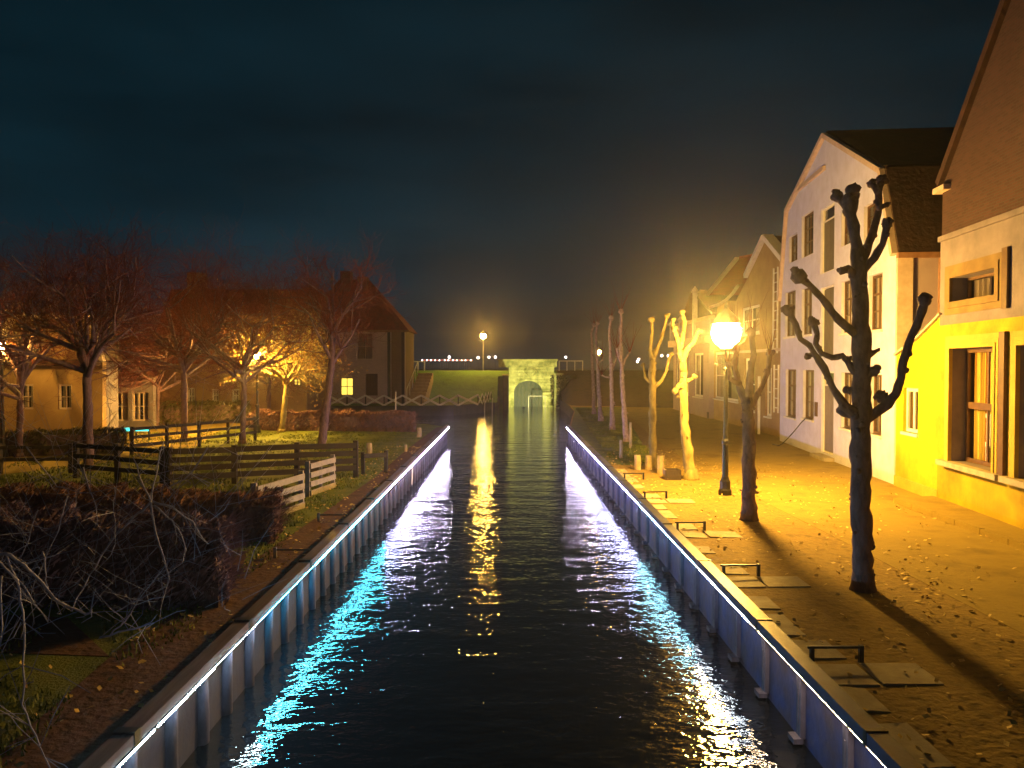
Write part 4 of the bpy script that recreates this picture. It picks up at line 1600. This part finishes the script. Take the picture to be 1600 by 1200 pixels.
pollard(None, 15.9,
        [(1170, 813, 14), (1170, 740, 12.5), (1170, 680, 11.5), (1168, 640, 11), (1168, 620, 10)],
        [([(1166, 628), (1154, 600), (1148, 575), (1150, 545)], [8, 6, 5, 5], .3, 6),
         ([(1170, 622), (1172, 585), (1178, 555), (1174, 520)], [8, 6, 5, 5], -.3, 7),
         ([(1174, 632), (1190, 605), (1200, 580), (1203, 552)], [7, 5, 5, 5], .2, 6),
         ([(1154, 600), (1141, 592), (1138, 570)], [5, 4, 4], -.2, 5)],
        'pollard tree with dark straight trunk just right of the black street lamp', twigs=8)
pollard(None, 21.6,
        [(1080, 748, 12), (1075, 710, 10.5), (1069, 660, 9), (1067, 610, 8.5), (1068, 575, 7)],
        [([(1068, 580), (1067, 562), (1073, 545), (1081, 538), (1092, 518)], [7, 6, 5, 4, 3], -.2, 4),
         ([(1066, 572), (1062, 548), (1058, 528), (1054, 515)], [5, 4.5, 4, 3.5], -.2, 4),
         ([(1063, 545), (1067, 524), (1070, 505), (1066, 488)], [4.5, 4, 4, 3], .3, 4),
         ([(1058, 528), (1050, 512), (1052, 500)], [3, 3, 3], .1, 3),
         ([(1068, 600), (1060, 603), (1055, 611)], [6, 5, 4], -.3, 5),
         ([(1068, 598), (1080, 592), (1084, 588)], [5, 4, 3], -.2, 4)],
        'brightly lit leaning pollard tree left of the black street lamp', m_=M['bark_lamplit'])
pollard(None, 24.2,
        [(1020, 733, 8), (1020, 680, 7.2), (1020, 620, 7), (1019, 580, 6.5), (1020, 560, 6)],
        [([(1021, 606), (1034, 594), (1041, 580), (1045, 562), (1049, 553)], [5, 3.5, 3, 3, 3], -.2, 3),
         ([(1020, 562), (1027, 545), (1033, 530), (1038, 511), (1042, 494)], [5, 4, 3.5, 3, 2.5], .2, 4),
         ([(1019, 562), (1016, 545), (1019, 520), (1018, 500)], [5, 3.5, 3, 2.5], -.2, 5),
         ([(1018, 600), (1008, 590), (1005, 570)], [3, 2.5, 2], .2, 3)],
        'orange-lit pollard tree with upright forks behind the wooden stubs', m_=M['bark_lamplit'])
pollard(None, 32.5,
        [(979, 690, 6), (975, 640, 4.8), (972, 590, 4.2), (970, 545, 3.5), (969, 510, 3)],
        [([(972, 575), (978, 560), (984, 550)], [3, 2, 1.5], .2, 2), ([(972, 570), (966, 558), (964, 545)], [3, 2, 2], -.2, 2),
         ([(970, 520), (971, 500), (970, 486)], [3, 2.5, 2], 0, 4)],
        'fourth pollard from the far end, lilac-lit trunk on the grass', m_=M['bark_led_tint'], twigs=10)
pollard(None, 38.4,
        [(957, 671, 5), (956, 620, 4), (955, 575, 3.5), (953, 530, 2.8)],
        [([(955, 582), (961, 568), (964, 556)], [3, 2, 1.5], .2, 2), ([(954, 590), (946, 589), (940, 586)], [2, 1.5, 1], .1, 1.5),
         ([(953, 535), (952, 515), (955, 497)], [2.8, 2.4, 2], 0, 4)],
        'third pollard from the far end, slim pale trunk', m_=M['bark_led_tint'], twigs=10)
pollard(None, 44.6,
        [(939, 657, 4.8), (936, 615, 3.6), (934, 575, 3), (932, 540, 2.5)],
        [([(932, 545), (931, 520), (934, 505)], [2.4, 2.2, 2], 0, 3), ([(934, 570), (941, 562)], [2, 1.5], 0, 2)],
        'second pollard from the far end, in front of the small lamp', m_=M['bark_led_tint'], twigs=10)
pollard(None, 51,
        [(928, 646, 4), (927, 600, 3.2), (925, 560, 2.8), (925, 535, 2.3)],
        [([(925, 540), (924, 520), (928, 508)], [2.2, 2, 2], 0, 3)],
        'farthest pollard of the row at the bend of the quay', m_=M['bark_led_tint'], twigs=10)


# bare trees on the garden side -------------------------------------------------
def bare_tree(foot, Y, trunk, spread, topy, label, seed, ntw=900, leaves=0, m_=None, tm=None, lift=0.0, group='bare trees in the gardens', low=.34):
    """trunk: pixel skeleton; crown: branches growing to an uneven ellipsoid"""
    random.seed(seed)
    b_ = P(*trunk[0][:2], Y)
    t = thing('bare_tree', label, 'tree', (b_.x, b_.y, 0), group)
    mb = MB()
    tp = [(x, y) for x, y, r in trunk]
    tr = [r for x, y, r in trunk]
    limb(mb, tp, tr, Y, n=9, jit=.07)
    spread *= 1.3
    topy -= 45
    k = Y / 1200
    mb.tube([(b_.x, b_.y, -.05), (b_.x, b_.y, .15)], [tr[0] * k * 1.3, tr[0] * k], 9, .05)
    mb.build('trunk', m_ or M['bark'], t, smooth=True)
    topp = P(tp[-1][0], tp[-1][1], Y)
    zt_ = P(tp[-1][0], topy, Y).z
    sp = spread * k
    br = MB()
    tw = MB()
    tips = []

    def grow(p, d, r, ln, lv):
        pts, rad = [p], [r]
        q = p
        nseg = 3
        for i in range(nseg):
            d = (d + Vector((random.uniform(-.22, .22), random.uniform(-.22, .22), random.uniform(-.08, .16)))).normalized()
            q = q + d * ln / nseg
            pts.append(q)
            rad.append(max(.0035, r * (1 - .6 * (i + 1) / nseg)))
        (br if lv < 2 else tw).tube(pts, rad, 5 if lv < 2 else 3, 0, False)
        if lv >= 4:
            tips.append(q)
            return
        nb = (5, 5, 4, 3)[lv]
        for i in range(nb):
            a = random.uniform(.25, 1.0)
            s_ = pts[min(nseg, max(1, int(a * nseg + .5)))]
            side = d.orthogonal().normalized()
            side.rotate(Matrix.Rotation(random.uniform(0, 6.28), 3, d))
            nd = (d * random.uniform(.5, 1.0) + side * random.uniform(.5, 1.0)).normalized()
            grow(s_, nd, rad[-1] * random.uniform(.75, 1.0) + .001, ln * random.uniform(.50, .78), lv + 1)
    H = zt_ - topp.z
    nb0 = max(5, ntw // 95)
    for i in range(nb0):
        an = 2 * math.pi * i / nb0 + random.uniform(-.3, .3)
        f = random.random()
        fr = 1 - f * low
        # start along the upper trunk
        i0 = fr * (len(tp) - 1)
        j = min(len(tp) - 2, int(i0))
        s_ = P(tp[j][0], tp[j][1], Y).lerp(P(tp[j + 1][0], tp[j + 1][1], Y), i0 - j)
        el = random.uniform(.15, 1.2)
        d = Vector((math.cos(an) * math.cos(el), math.sin(an) * math.cos(el), math.sin(el)))
        ln = .50 * (sp * math.cos(el) + H * math.sin(el))
        grow(s_, d, tr[-1] * k * .7, ln, 0)
    br.build('branches', tm or M['bark'], t, smooth=True)
    tw.build('twigs', tm or M['twig'], t, kind='stuff')
    if leaves:
        lf = MB()
        for i in range(leaves):
            c_ = random.choice(tips) + Vector((random.gauss(0, .12), random.gauss(0, .12), random.gauss(0, .12)))
            r = random.uniform(.03, .06)
            n_ = Vector((random.uniform(-1, 1), random.uniform(-1, 1), random.uniform(-1, 1))).normalized()
            u_ = n_.orthogonal().normalized() * r
            v_ = n_.cross(u_).normalized() * r
            lf.quad(c_ - u_, c_ - v_, c_ + u_, c_ + v_)
        lf.build('leaves', M['gold_leaf'], t, kind='stuff')
    return t


bare_tree(None, 23.6, [(139, 736, 10), (138, 680, 9), (136, 600, 8), (137, 550, 7)], 130, 400, 'leftmost bare tree with thick trunk before the gabled cottage', 3, 1300)
bare_tree(None, 32.5, [(288, 690, 6.5), (288, 640, 6), (287, 590, 5.5), (288, 560, 5)], 120, 420, 'bare tree with straight trunk before the long low house', 4, 1300)
bare_tree(None, 31.7, [(379, 694, 6), (380, 650, 5.5), (381, 600, 5), (380, 570, 4.5)], 95, 440, 'bare tree just left of the garden street lamp', 5, 1100)
bare_tree(None, 29.5, [(502, 703, 8.5), (506, 660, 8), (512, 620, 7), (518, 570, 6), (521, 510, 5)], 85, 425, 'bare tree with a leaning forked trunk on the lawn beyond the dark fence', 6, 900, low=.25)
bare_tree(None, 37.4, [(440, 676, 6), (444, 640, 5.5), (447, 605, 4.5), (444, 590, 4)], 60, 510, 'tree with golden leaves glowing beside the garden street lamp', 7, 900, 2600, M['bark_lamplit'], M['bark_lamplit'])
bare_tree(None, 40, [(245, 668, 3.5), (247, 630, 3), (246, 590, 3)], 100, 430, 'slim bare tree beside the grey shop', 8, 1000)
bare_tree(None, 27, [(30, 712, 6), (32, 650, 6), (30, 570, 5)], 120, 400, 'bare tree at the edge of view beside the cottage lamp', 9, 1300)
bare_tree(None, 45, [(420, 662, 4), (420, 620, 4), (422, 580, 3)], 90, 450, 'bare tree behind the golden-leaved tree', 10, 900)

# overhanging bare tree at the camera's left: the trunk stands outside the view
random.seed(77)
fg = thing('overhanging_tree', 'pale bare twigs of a nearby tree reaching in over the dark garden', 'tree', (-6.6, 5.2, 0))
mb = MB()
mb.tube([(-6.6, 5.2, -.1), (-6.5, 5.3, 1.0), (-6.1, 5.6, 2.0), (-5.7, 6.2, 2.5)], [.17, .14, .10, .06], 9, .06)
mb.build('trunk', M['bark'], fg, smooth=True)
br = MB()
tw = MB()
strands = [
    ([(-60, 850), (0, 865), (20, 870), (45, 890), (75, 925), (102, 945), (132, 960), (143, 953)], 3.4, 5.6),
    ([(-40, 850), (0, 880), (25, 905), (35, 955), (38, 1010), (36, 1100), (55, 1150), (78, 1200)], 2.6, 4.9),
    ([(10, 870), (20, 890), (45, 930), (75, 972)], 2.2, 5.4),
    ([(237, 785), (215, 803), (180, 835), (160, 870), (140, 900), (112, 955)], 1.9, 7.3),
    ([(237, 785), (243, 830), (262, 890), (262, 915), (215, 937), (178, 957)], 2.0, 7.2),
    ([(237, 785), (222, 755), (208, 715)], 1.6, 7.4),
    ([(237, 785), (243, 740), (256, 690)], 1.5, 7.5),
    ([(237, 785), (268, 792), (300, 815), (325, 850)], 2.0, 7.4),
    ([(240, 790), (262, 810), (280, 825), (291, 858), (285, 880)], 1.6, 7.3),
    ([(155, 996), (200, 985), (241, 973)], 1.8, 6.2),
    ([(170, 994), (195, 970), (218, 935)], 1.3, 6.3),
    ([(130, 730), (140, 762), (150, 792)], 1.2, 7),
    ([(105, 775), (92, 830), (74, 865)], 1.2, 6.6),
    ([(58, 795), (50, 822), (44, 850)], 1.1, 6.4),
    ([(68, 860), (70, 900), (76, 925)], 1.6, 6.0),
    ([(0, 900), (3, 960), (0, 1010)], 2.2, 4.6),
    ([(178, 760), (179, 800), (180, 850)], .9, 6.8),
    ([(325, 700), (300, 740), (262, 762)], 1.4, 8),
    ([(40, 700), (90, 760), (130, 770)], 1.2, 7)]
for pts, r, Y in strands:
    k = Y / 1200
    W3 = []
    for i in range(len(pts) - 1):
        for j in range(3):
            t_ = j / 3
            x = pts[i][0] * (1 - t_) + pts[i + 1][0] * t_ + random.uniform(-2, 2)
            y = pts[i][1] * (1 - t_) + pts[i + 1][1] * t_ + random.uniform(-2, 2)
            W3.append(P(x, y, Y + .05 * i))
    W3.append(P(pts[-1][0], pts[-1][1], Y))
    n = len(W3)
    br.tube(W3, [r * k * (1 - .6 * i / n) for i in range(n)], 5, .12)
    for q in W3[2:]:
        for _ in range(2):
            if random.random() < .75:
                d = Vector((random.uniform(-1, 1), random.uniform(-.4, .4), random.uniform(-.7, 1.1))).normalized()
                ln = random.uniform(.08, .5)
                m1 = q + d * ln * .5 + Vector((random.uniform(-.04, .04), 0, random.uniform(-.03, .03)))
                m2 = q + d * ln + Vector((random.uniform(-.05, .05), 0, random.uniform(-.05, .05)))
                tw.tube([q, m1, m2], [.0035, .0028, .0012], 3, 0, False)
for k in range(170):
    x, y = random.uniform(0, 390), random.uniform(670, 960)
    Y = random.uniform(6.5, 9)
    q = P(x, y, Y)
    d = Vector((random.uniform(-1, 1), random.uniform(-.4, .4), random.uniform(.1, 1.3))).normalized()
    ln = random.uniform(.25, .9)
    tw.tube([q, q + d * ln * .5 + Vector((random.uniform(-.05, .05), 0, 0)), q + d * ln], [.0028, .0022, .001], 3, 0, False)
br.build('branches', M['twig_pale'], fg, smooth=True, kind='stuff')
tw.build('twigs', M['twig_pale'], fg, kind='stuff')


# ================================================================== HEDGES
def hedge(quad, h, label, n, m_, seed, size=(.02, .05)):
    """quad: four ground corners in order"""
    random.seed(seed)
    c = [Vector((x, y, 0)) for x, y in quad]
    ctr = sum(c, Vector()) / 4
    t = thing('hedge', label, 'hedge', (ctr.x, ctr.y, 0))
    core = MB()
    ins = [ctr + (q - ctr) * 1.0 for q in c]
    e0 = (c[1] - c[0]).normalized() * .09
    e1 = (c[3] - c[0]).normalized() * .09
    ins = [c[0] + e0 + e1, c[1] - e0 + e1, c[2] - e0 - e1, c[3] + e0 - e1]
    core.hexa([q + Vector((0, 0, 0)) for q in ins] + [q + Vector((0, 0, h - .09)) for q in ins])
    core.build('stems', M['bark'], t)
    lf = MB()
    L0, L1 = (c[1] - c[0]).length, (c[3] - c[0]).length
    areas = [L0 * L1, L0 * h, L0 * h, L1 * h, L1 * h]
    for i in range(n):
        f = random.choices(range(5), areas)[0]
        u, v = random.random(), random.random()
        dd = abs(random.gauss(0, .05))
        def bil(a, b_):
            return (c[0] * (1 - a) + c[1] * a) * (1 - b_) + (c[3] * (1 - a) + c[2] * a) * b_
        if f == 0:
            p_ = bil(u, v) + Vector((0, 0, h - dd + random.uniform(0, .05)))
        elif f in (1, 2):
            p_ = bil(u, (dd / L1) if f == 1 else 1 - dd / L1) + Vector((0, 0, v * h))
        else:
            p_ = bil((dd / L0) if f == 3 else 1 - dd / L0, u) + Vector((0, 0, v * h))
        p_ += Vector((1, 1, 1.3)) * .17 * noise.noise(p_ * 1.9)
        r = random.uniform(*size)
        n_ = Vector((random.uniform(-1, 1), random.uniform(-1, 1), random.uniform(-1, 1))).normalized()
        u_ = n_.orthogonal().normalized() * r
        v_ = n_.cross(u_).normalized() * r * .35
        u_ *= 1.7
        lf.quad(p_ - u_, p_ - v_, p_ + u_, p_ + v_)
    lf.build('leaves', m_, t, kind='stuff')
    sh = MB()
    for i in range(n // 55):
        u, v = random.random(), random.random()
        p_ = (c[0] * (1 - u) + c[1] * u) * (1 - v) + (c[3] * (1 - u) + c[2] * u) * v + Vector((0, 0, h - .15))
        d_ = Vector((random.uniform(-.5, .5), random.uniform(-.5, .5), 1)).normalized()
        if random.random() < .35:
            p_ = c[1].lerp(c[2], v) + Vector((0, 0, random.uniform(.2, h)))
            d_ = ((c[1] - c[0]).normalized() + Vector((random.uniform(-.5, .5), random.uniform(-.5, .5), random.uniform(-.2, .9)))).normalized()
        ln = random.uniform(.15, .42)
        sh.tube([p_, p_ + d_ * ln * .5 + Vector((random.uniform(-.03, .03), 0, 0)), p_ + d_ * ln], [.004, .003, .0015], 3, 0, False)
    sh.build('shoots', m_, t, kind='stuff')
    return t


hedge([(-12.5, 10.7), (-3.75, 10.0), (-3.95, 10.9), (-12.5, 11.9)], 1.05, 'loose purplish hedge nearest the camera across the dark garden', 34000, M['hedge_purple'], 1)
hedge([(-12.5, 14.6), (-4.15, 13.8), (-4.5, 15.0), (-12.5, 16.2)], .72, 'clipped reddish beech hedge behind the first one, beside the grey gates', 24000, M['hedge_leaf'], 2)
hedge([(-13.0, 38.3), (-4.5, 37.2), (-4.9, 38.6), (-13.0, 40.2)], .85, 'long clipped hedge at the far edge of the lawn by the basin', 12000, M['hedge_leaf'], 3, (.04, .09))
hedge([(-21.5, 41.5), (-14.6, 43.0), (-15.0, 44.3), (-21.5, 43)], 1.1, 'green hedge in front of the long low house', 8000, M['hedge_green'], 4, (.05, .10))
hedge([(-21, 26.5), (-14.0, 27.8), (-14.4, 28.8), (-21, 27.6)], .8, 'lamplit hedge in front of the gabled cottage', 9000, M['hedge_green'], 5, (.03, .07))


# ================================================================== FENCES
def rail_fence(p0, p1, n_posts, h, rails, label, m_, post_w=.09, rail_h=.13, z0=0.0, over=0.0):
    p0, p1 = Vector((*p0, 0)), Vector((*p1, 0))
    t = thing('wooden_fence', label, 'fence', p0, 'post and rail fences in the gardens')
    d = (p1 - p0)
    ln = d.length
    dn = d.normalized()
    for k in range(n_posts):
        q = p0 + d * k / (n_posts - 1)
        lean = Vector((random.uniform(-.02, .02), random.uniform(-.02, .02), 0))
        MB().bar(q + Vector((0, 0, -.05)), q + lean + Vector((0, 0, h + random.uniform(.02, .07))), post_w, post_w).build('post', m_, t)
    side = Vector((dn.y, -dn.x, 0)) * (post_w / 2 + .022)
    for k in range(rails):
        z = h - rail_h / 2 - k * (h - .12) / rails
        for s_ in range(n_posts - 1):
            q0 = p0 + d * s_ / (n_posts - 1) + side
            q1 = p0 + d * (s_ + 1) / (n_posts - 1) + side
            sag = random.uniform(-.02, .02)
            MB().bar(q0 + dn * .004 + Vector((0, 0, z)), q1 - dn * .004 + Vector((0, 0, z + sag)), .035, rail_h).build('rail', m_, t)
    return t


random.seed(8)
a_ = G(315, 752)
b_ = G(556, 746)
rail_fence((-9.0, 20.3), (b_.x, b_.y), 4, 1.02, 4, 'dark four-rail wooden fence crossing the garden behind the grey gates', M['fence_dark'], .13, .15)
rail_fence((b_.x + .1, b_.y + .6), (b_.x + .1 + .62, b_.y + .9), 2, .62, 1, 'short dark fence end at the lawn beside the canal', M['fence_dark'], .10, .13)
rail_fence((-12.4, 22.0), (-9.2, 20.4), 3, 1.0, 3, 'dark fence corner seen against the lamplit street', M['fence_dark'], .12, .12)
rail_fence((-21.0, 22.0), (-13.1, 23.0), 5, .85, 2, 'low fence in front of the leftmost trees', M['fence_dark'], .12, .10)
rail_fence((-13.5, 27.5), (-10.9, 33.0), 5, 1.0, 3, 'three-rail fence running to the garden street lamp', M['fence_dark'], .10, .11)


def field_gate(p0, p1, h, label):
    p0, p1 = Vector((*p0, 0)), Vector((*p1, 0))
    t = thing('field_gate', label, 'gate', p0, 'pale gates between the hedges')
    d = (p1 - p0)
    for k, w_ in ((0, .10), (.5, .07), (1, .10)):
        q = p0 + d * k
        MB().bar(q + Vector((0, 0, .03 if k == .5 else -.03)), q + Vector((0, 0, h + (.06 if k != .5 else -.02))), w_, w_).build('upright', M['fence_grey'], t)
    dn = d.normalized()
    side = Vector((dn.y, -dn.x, 0)) * .075
    for k in range(4):
        z = h - .07 - k * (h - .16) / 3
        MB().bar(p0 + side + Vector((0, 0, z)), p1 + side + Vector((0, 0, z)), .035, .13).build('rail', M['fence_grey'], t)
    return t


field_gate((-4.92, 18.75), (-4.62, 20.1), .82, 'grey-white gate leaf nearest the dark fence')
field_gate((-5.1, 15.35), (-4.66, 17.2), .80, 'grey-white gate leaf half hidden by the reddish hedge')

# white cross fence along the basin
xf = thing('cross_fence', 'white diagonal cross fence along the basin before the hipped brick house', 'fence', (-10, 62, 0))
nodes = [(P(x_, 628, 62.3).x, 62.3) for x_ in range(455, 741, 29)]
nodes += [(-2.55, 63.6), (-2.25, 65.3), (-2.0, 67.0), (-1.8, 68.8), (-1.62, 70.5)]
for (x0, y0), (x1, y1) in zip(nodes, nodes[1:]):
    for za_, zb_ in ((.02, .82), (.82, .02)):
        off = .0 if za_ < .5 else .036
        MB().bar((x0, y0 - off, za_), (x1, y1 - off, zb_), .03, .15).build('slat', M['fence_white'], xf)
for x0, y0 in nodes:
    MB().bar((x0, y0 + .07, -.05), (x0, y0 + .07, .86), .08, .08).build('post', M['fence_dark'], xf)
# white mooring poles at the basin
for i_, (x_, y0_, y1_, Y) in enumerate(((618, 612, 655, 50), (757, 622, 648, 66), (769, 622, 645, 68))):
    q = P(x_, y0_, Y)
    t = MB().tube([(q.x, Y, WZ - .4), (q.x + .02, Y, q.z)], [.05, .04], 7).build('mooring_pole', M['fence_white'])
    tag(t, ('thin white pole rising from the water below the hipped brick house', 'white pole at the end of the cross fence, further from the gate', 'white pole at the end of the cross fence, closest to the gate')[i_], 'pole', 'white poles in the basin')

# ================================================================== SMALL THINGS
# stubs on the left lawn and the quay
for i_, (x_, yb, yt, Y_, lab) in enumerate((
        (655, 683, 668, None, 'short pale stake at the far end of the lawn by the canal'),
        (577, 712, 692, None, 'pale stub leaning beside the end of the dark fence'),
        (634, 706, 695, None, 'thin stake in the grass beside the left canal wall'),
        (996, 734, 711, None, 'leftmost of the three pale wooden stubs near the canal'),
        (1013, 734, 712, None, 'middle one of the three pale wooden stubs near the canal'),
        (1032, 740, 712, None, 'rightmost of the three pale wooden stubs near the canal'),
        (970, 716, 688, None, 'thin grey stake leaning on the grass edge of the street quay'),
        (985, 700, 660, None, 'thin pole beside the fourth pollard trunk'))):
    q = G(x_, yb)
    tp = P(x_, yt, q.y)
    w_ = .06 if i_ in (2, 6, 7) else .11
    o = MB().tube([(q.x, q.y, -.05), (q.x + .01, q.y, tp.z * .5), (q.x, q.y, tp.z)], [w_, w_ * .95, w_ * .9], 7, .08).build('wooden_stub', M['stub'] if i_ not in (6, 7) else M['fence_grey'])
    tag(o, lab, 'stub', 'stakes and stubs along the quays')
# trough lying by the leaning pollard
q = G(1052, 750)
t = thing('wooden_trough', 'dark open box lying at the foot of the brightly lit leaning tree', 'box', (q.x, q.y, 0))
MB().box(q.x - .22, q.x + .22, q.y - .02, q.y + .02, 0, .28).build('side_board', M['fence_dark'], t)
MB().box(q.x - .22, q.x + .22, q.y + .36, q.y + .40, 0, .28).build('side_board', M['fence_dark'], t)
MB().box(q.x - .22, q.x - .18, q.y + .021, q.y + .359, 0, .28).build('end_board', M['stub'], t)
MB().box(q.x + .18, q.x + .22, q.y + .021, q.y + .359, 0, .28).build('end_board', M['fence_dark'], t)

# mooring hoops: low steel bars from the cap inland, and the slabs beside them
hoops = [(8.2, 1.0, 'mooring bar nearest the camera, in the shadow of the large tree'), (11.6, .95, 'mooring bar beside the bright yellow slabs left of the large tree'),
         (14.8, 1.0, 'mooring bar on the quay left of the second pollard'), (18.4, .9, 'mooring bar on the quay left of the black street lamp'), (21.6, .7, 'farthest mooring bar near the wooden stubs')]
first = None
for y_, L_, lab in hoops:
    if first is None:
        t = thing('mooring_bar', lab, 'mooring bar', (XR + .15, y_, 0), 'low mooring bars on the street quay')
        L_ = .55
        MB().bar((XR + .12, y_, .17), (XR + .15 + L_, y_, .17), .026, .026).build('bar', M['iron'], t)
        MB().bar((XR + .15 + L_, y_, -.02), (XR + .15 + L_, y_, .19), .045, .045).build('post', M['iron'], t)
        MB().bar((XR + .17, y_, -.02), (XR + .17, y_, .156), .04, .04).build('post', M['iron'], t)
        first = t
    else:
        t = copy_tree(first, (XR + .15, y_, 0), lab, 'low mooring bars on the street quay')
        t.rotation_euler.z = random.uniform(-.12, .12)
random.seed(31)
qs = bpy.data.objects.get('right_bank')
slabs = []
for y_, L_, lab in hoops[:4]:
    slabs += [(XR + .18, XR + .62, y_ - .62, y_ - .06), (XR + .64, XR + 1.28, y_ - .60, y_ - .04)]
    slabs += [(XR + .16, XR + .60, y_ + .08, y_ + .66)]
y_ = 5.0
while y_ < 24:
    slabs.append((XR + .13, XR + .13 + random.uniform(.30, .38), y_, y_ + random.uniform(.5, .9)))
    y_ += 1.0
done = []
for (x0, x1, y0, y1) in slabs:
    if any(not (x1 < a or x0 > b_ or y1 < c or y0 > d) for a, b_, c, d in done):
        continue
    done.append((x0, x1, y0, y1))
    dz = random.uniform(-.006, .01)
    sk = random.uniform(-.015, .015)
    mb = MB()
    mb.hexa([(x0, y0 + sk, -.04), (x1, y0 - sk, -.04), (x1, y1 - sk, -.04), (x0, y1 + sk, -.04),
             (x0 + .012, y0 + sk + .012, .016 + dz), (x1 - .012, y0 - sk + .012, .016 - dz), (x1 - .012, y1 - sk - .012, .016 - dz), (x0 + .012, y1 + sk - .012, .016 + dz)])
    mb.build('paving_slab', M['slab_stone'], qs)
# short hoops on the left quay (thin bars over dark mats)
for i_, (px_, py_) in enumerate(((498, 815), (430, 872))):
    q = G(px_, py_)
    t = thing('mooring_bar', ('mooring bar on the garden quay beside the first hedge end', 'mooring bar on the garden quay between the two hedges', 'mooring bar on the garden quay at the bottom corner')[i_], 'mooring bar', (q.x, q.y, 0), 'low mooring bars on the garden quay')
    MB().bar((q.x, q.y, .14), (XL - .06, q.y, .14), .024, .024).build('bar', M['iron'], t)
    MB().bar((q.x, q.y, -.02), (q.x, q.y, .18), .05, .05).build('post', M['steel'], t)
# small leaning prop on the left wall
q = P(700 - 50, 735, 25)
mb = MB()
mb.bar((XL + .16, 24.6, -.6), (XL + .10, 25.3, .05), .03, .05)
tag(mb.build('prop_board', M['fence_white']), 'thin white prop leaning against the timber-piled wall', 'prop')

# harbour lights far behind the dyke -------------------------------------------
random.seed(44)
hx = [(660 + i * 3.4 + random.uniform(-.8, .8), 564, 0) for i in range(24)] + [(702, 560, 1), (747, 561, 1), (764, 560, 1), (774, 560, 1), (884, 560, 1), (998, 563, 1), (996, 567, 1), (1034, 558, 1), (1044, 558, 1)]
BIG = ['on the horizon between the dyke steps and the dyke lamp', 'just left of the dyke lamp on the horizon', 'just right of the dyke lamp on the horizon', 'between the dyke lamp and the stone gate',
       'above the white railing right of the stone gate', 'upper of the close pair seen between the pollards', 'lower of the close pair seen between the pollards', 'left one near the orange-lit pollard', 'right one near the brightly lit leaning pollard']
for i_, (x_, y_, big) in enumerate(hx):
    Y = 240 + random.uniform(-10, 30)
    q = P(x_, y_, Y)
    r = .42 if big else .24
    t = thing('harbour_lamp', '', 'harbour lamp', (q.x, Y, WZ), 'tiny harbour lamps on the horizon')
    t['label'] = 'brighter harbour lamp ' + BIG[i_ - 24] if big else 'tiny lamp in the row of harbour lamps on the horizon'
    MB().bar((q.x, Y, WZ), (q.x, Y, q.z), .12, .12).build('post', M['iron'], t)
    MB().ball((q.x, Y, q.z + r), r, 0, 6, 4).build('bulb', M['harbour'] if (big or i_ % 2 == 0) else M['harbour_red'], t)
hb = MB()
for i in range(60):
    x = P(640 + i * 7, 570, 245).x
    hb.box(x - .7, x + .72, 250, 256, WZ - .5, 2.1 + .8 * abs(noise.noise(Vector((i * .7, 0, 3)))))
hb.build('harbour_mole', M['dark_stone'], kind='structure')

# fallen leaves and grass --------------------------------------------------------
random.seed(9)
mb = MB()
for k in range(4200):
    qq = random.random()
    if qq < .40:
        y = 4.5 + random.random() ** .8 * 26
        x = -3.45 - random.random() ** 1.6 * 4.5
    elif qq < .85:
        x = random.uniform(3.3, 6.6)
        y = 5 + random.random() ** .8 * 24
    else:
        x = random.uniform(6.5, 9.6)
        y = 7 + random.random() * 18
    if noise.noise(Vector((x * .8, y * .5, 1))) < -.05 and random.random() < .8:
        continue
    r = random.uniform(.02, .05)
    an = random.uniform(0, 6.28)
    c_ = Vector((x, y, .014 + random.random() * .03))
    u_ = Vector((math.cos(an) * r, math.sin(an) * r, random.uniform(-.015, .02)))
    v_ = Vector((-math.sin(an) * r * .6, math.cos(an) * r * .6, random.uniform(-.01, .02)))
    mb.quad(c_ - u_, c_ - v_, c_ + u_, c_ + v_)
o = mb.build('fallen_leaves', M['leaf'], kind='stuff')
tag(o, 'fallen leaves scattered over both quays and the street', 'leaves')
mb = MB()
for k in range(60000):
    if random.random() < .8:
        y = 5 + random.random() ** 1.3 * 32
        x = -3.4 - random.random() * (4 + y * .35)
        if x > -4.0 + .35 * noise.noise(Vector((0, y * .6, 0))):
            continue
    else:
        y = random.uniform(25, 58)
        x = random.uniform(3.4, 5.2) + (y - 25) * .05
    if noise.noise(Vector((x * .7, y * .7, 4))) < -.15:
        continue
    h = random.uniform(.03, .09)
    an = random.uniform(0, 6.28)
    w_ = random.uniform(.006, .012) * (1 + y * .04)
    c_ = Vector((x, y, 0))
    u_ = Vector((math.cos(an) * w_, math.sin(an) * w_, 0))
    mb.poly([c_ - u_, c_ + u_, c_ + Vector((random.uniform(-.03, .03), random.uniform(-.03, .03), h))])
o = mb.build('grass', M['blade'], kind='stuff')
tag(o, 'short rough grass on the banks', 'grass')

# ================================================================== HAZE
if HAZE > 0:
    hm = bpy.data.materials.new('night_haze')
    hm.use_nodes = True
    nt = hm.node_tree
    nt.nodes.clear()
    o_ = nt.nodes.new('ShaderNodeOutputMaterial')
    v = nt.nodes.new('ShaderNodeVolumePrincipled')
    v.inputs['Color'].default_value = (.9, .9, .92, 1)
    v.inputs['Density'].default_value = HAZE
    v.inputs['Anisotropy'].default_value = .88
    nt.links.new(v.outputs[0], o_.inputs['Volume'])
    MB().box(-180, 180, -14, 300, WZ - 1.2, 16).build('haze', hm, kind='stuff')
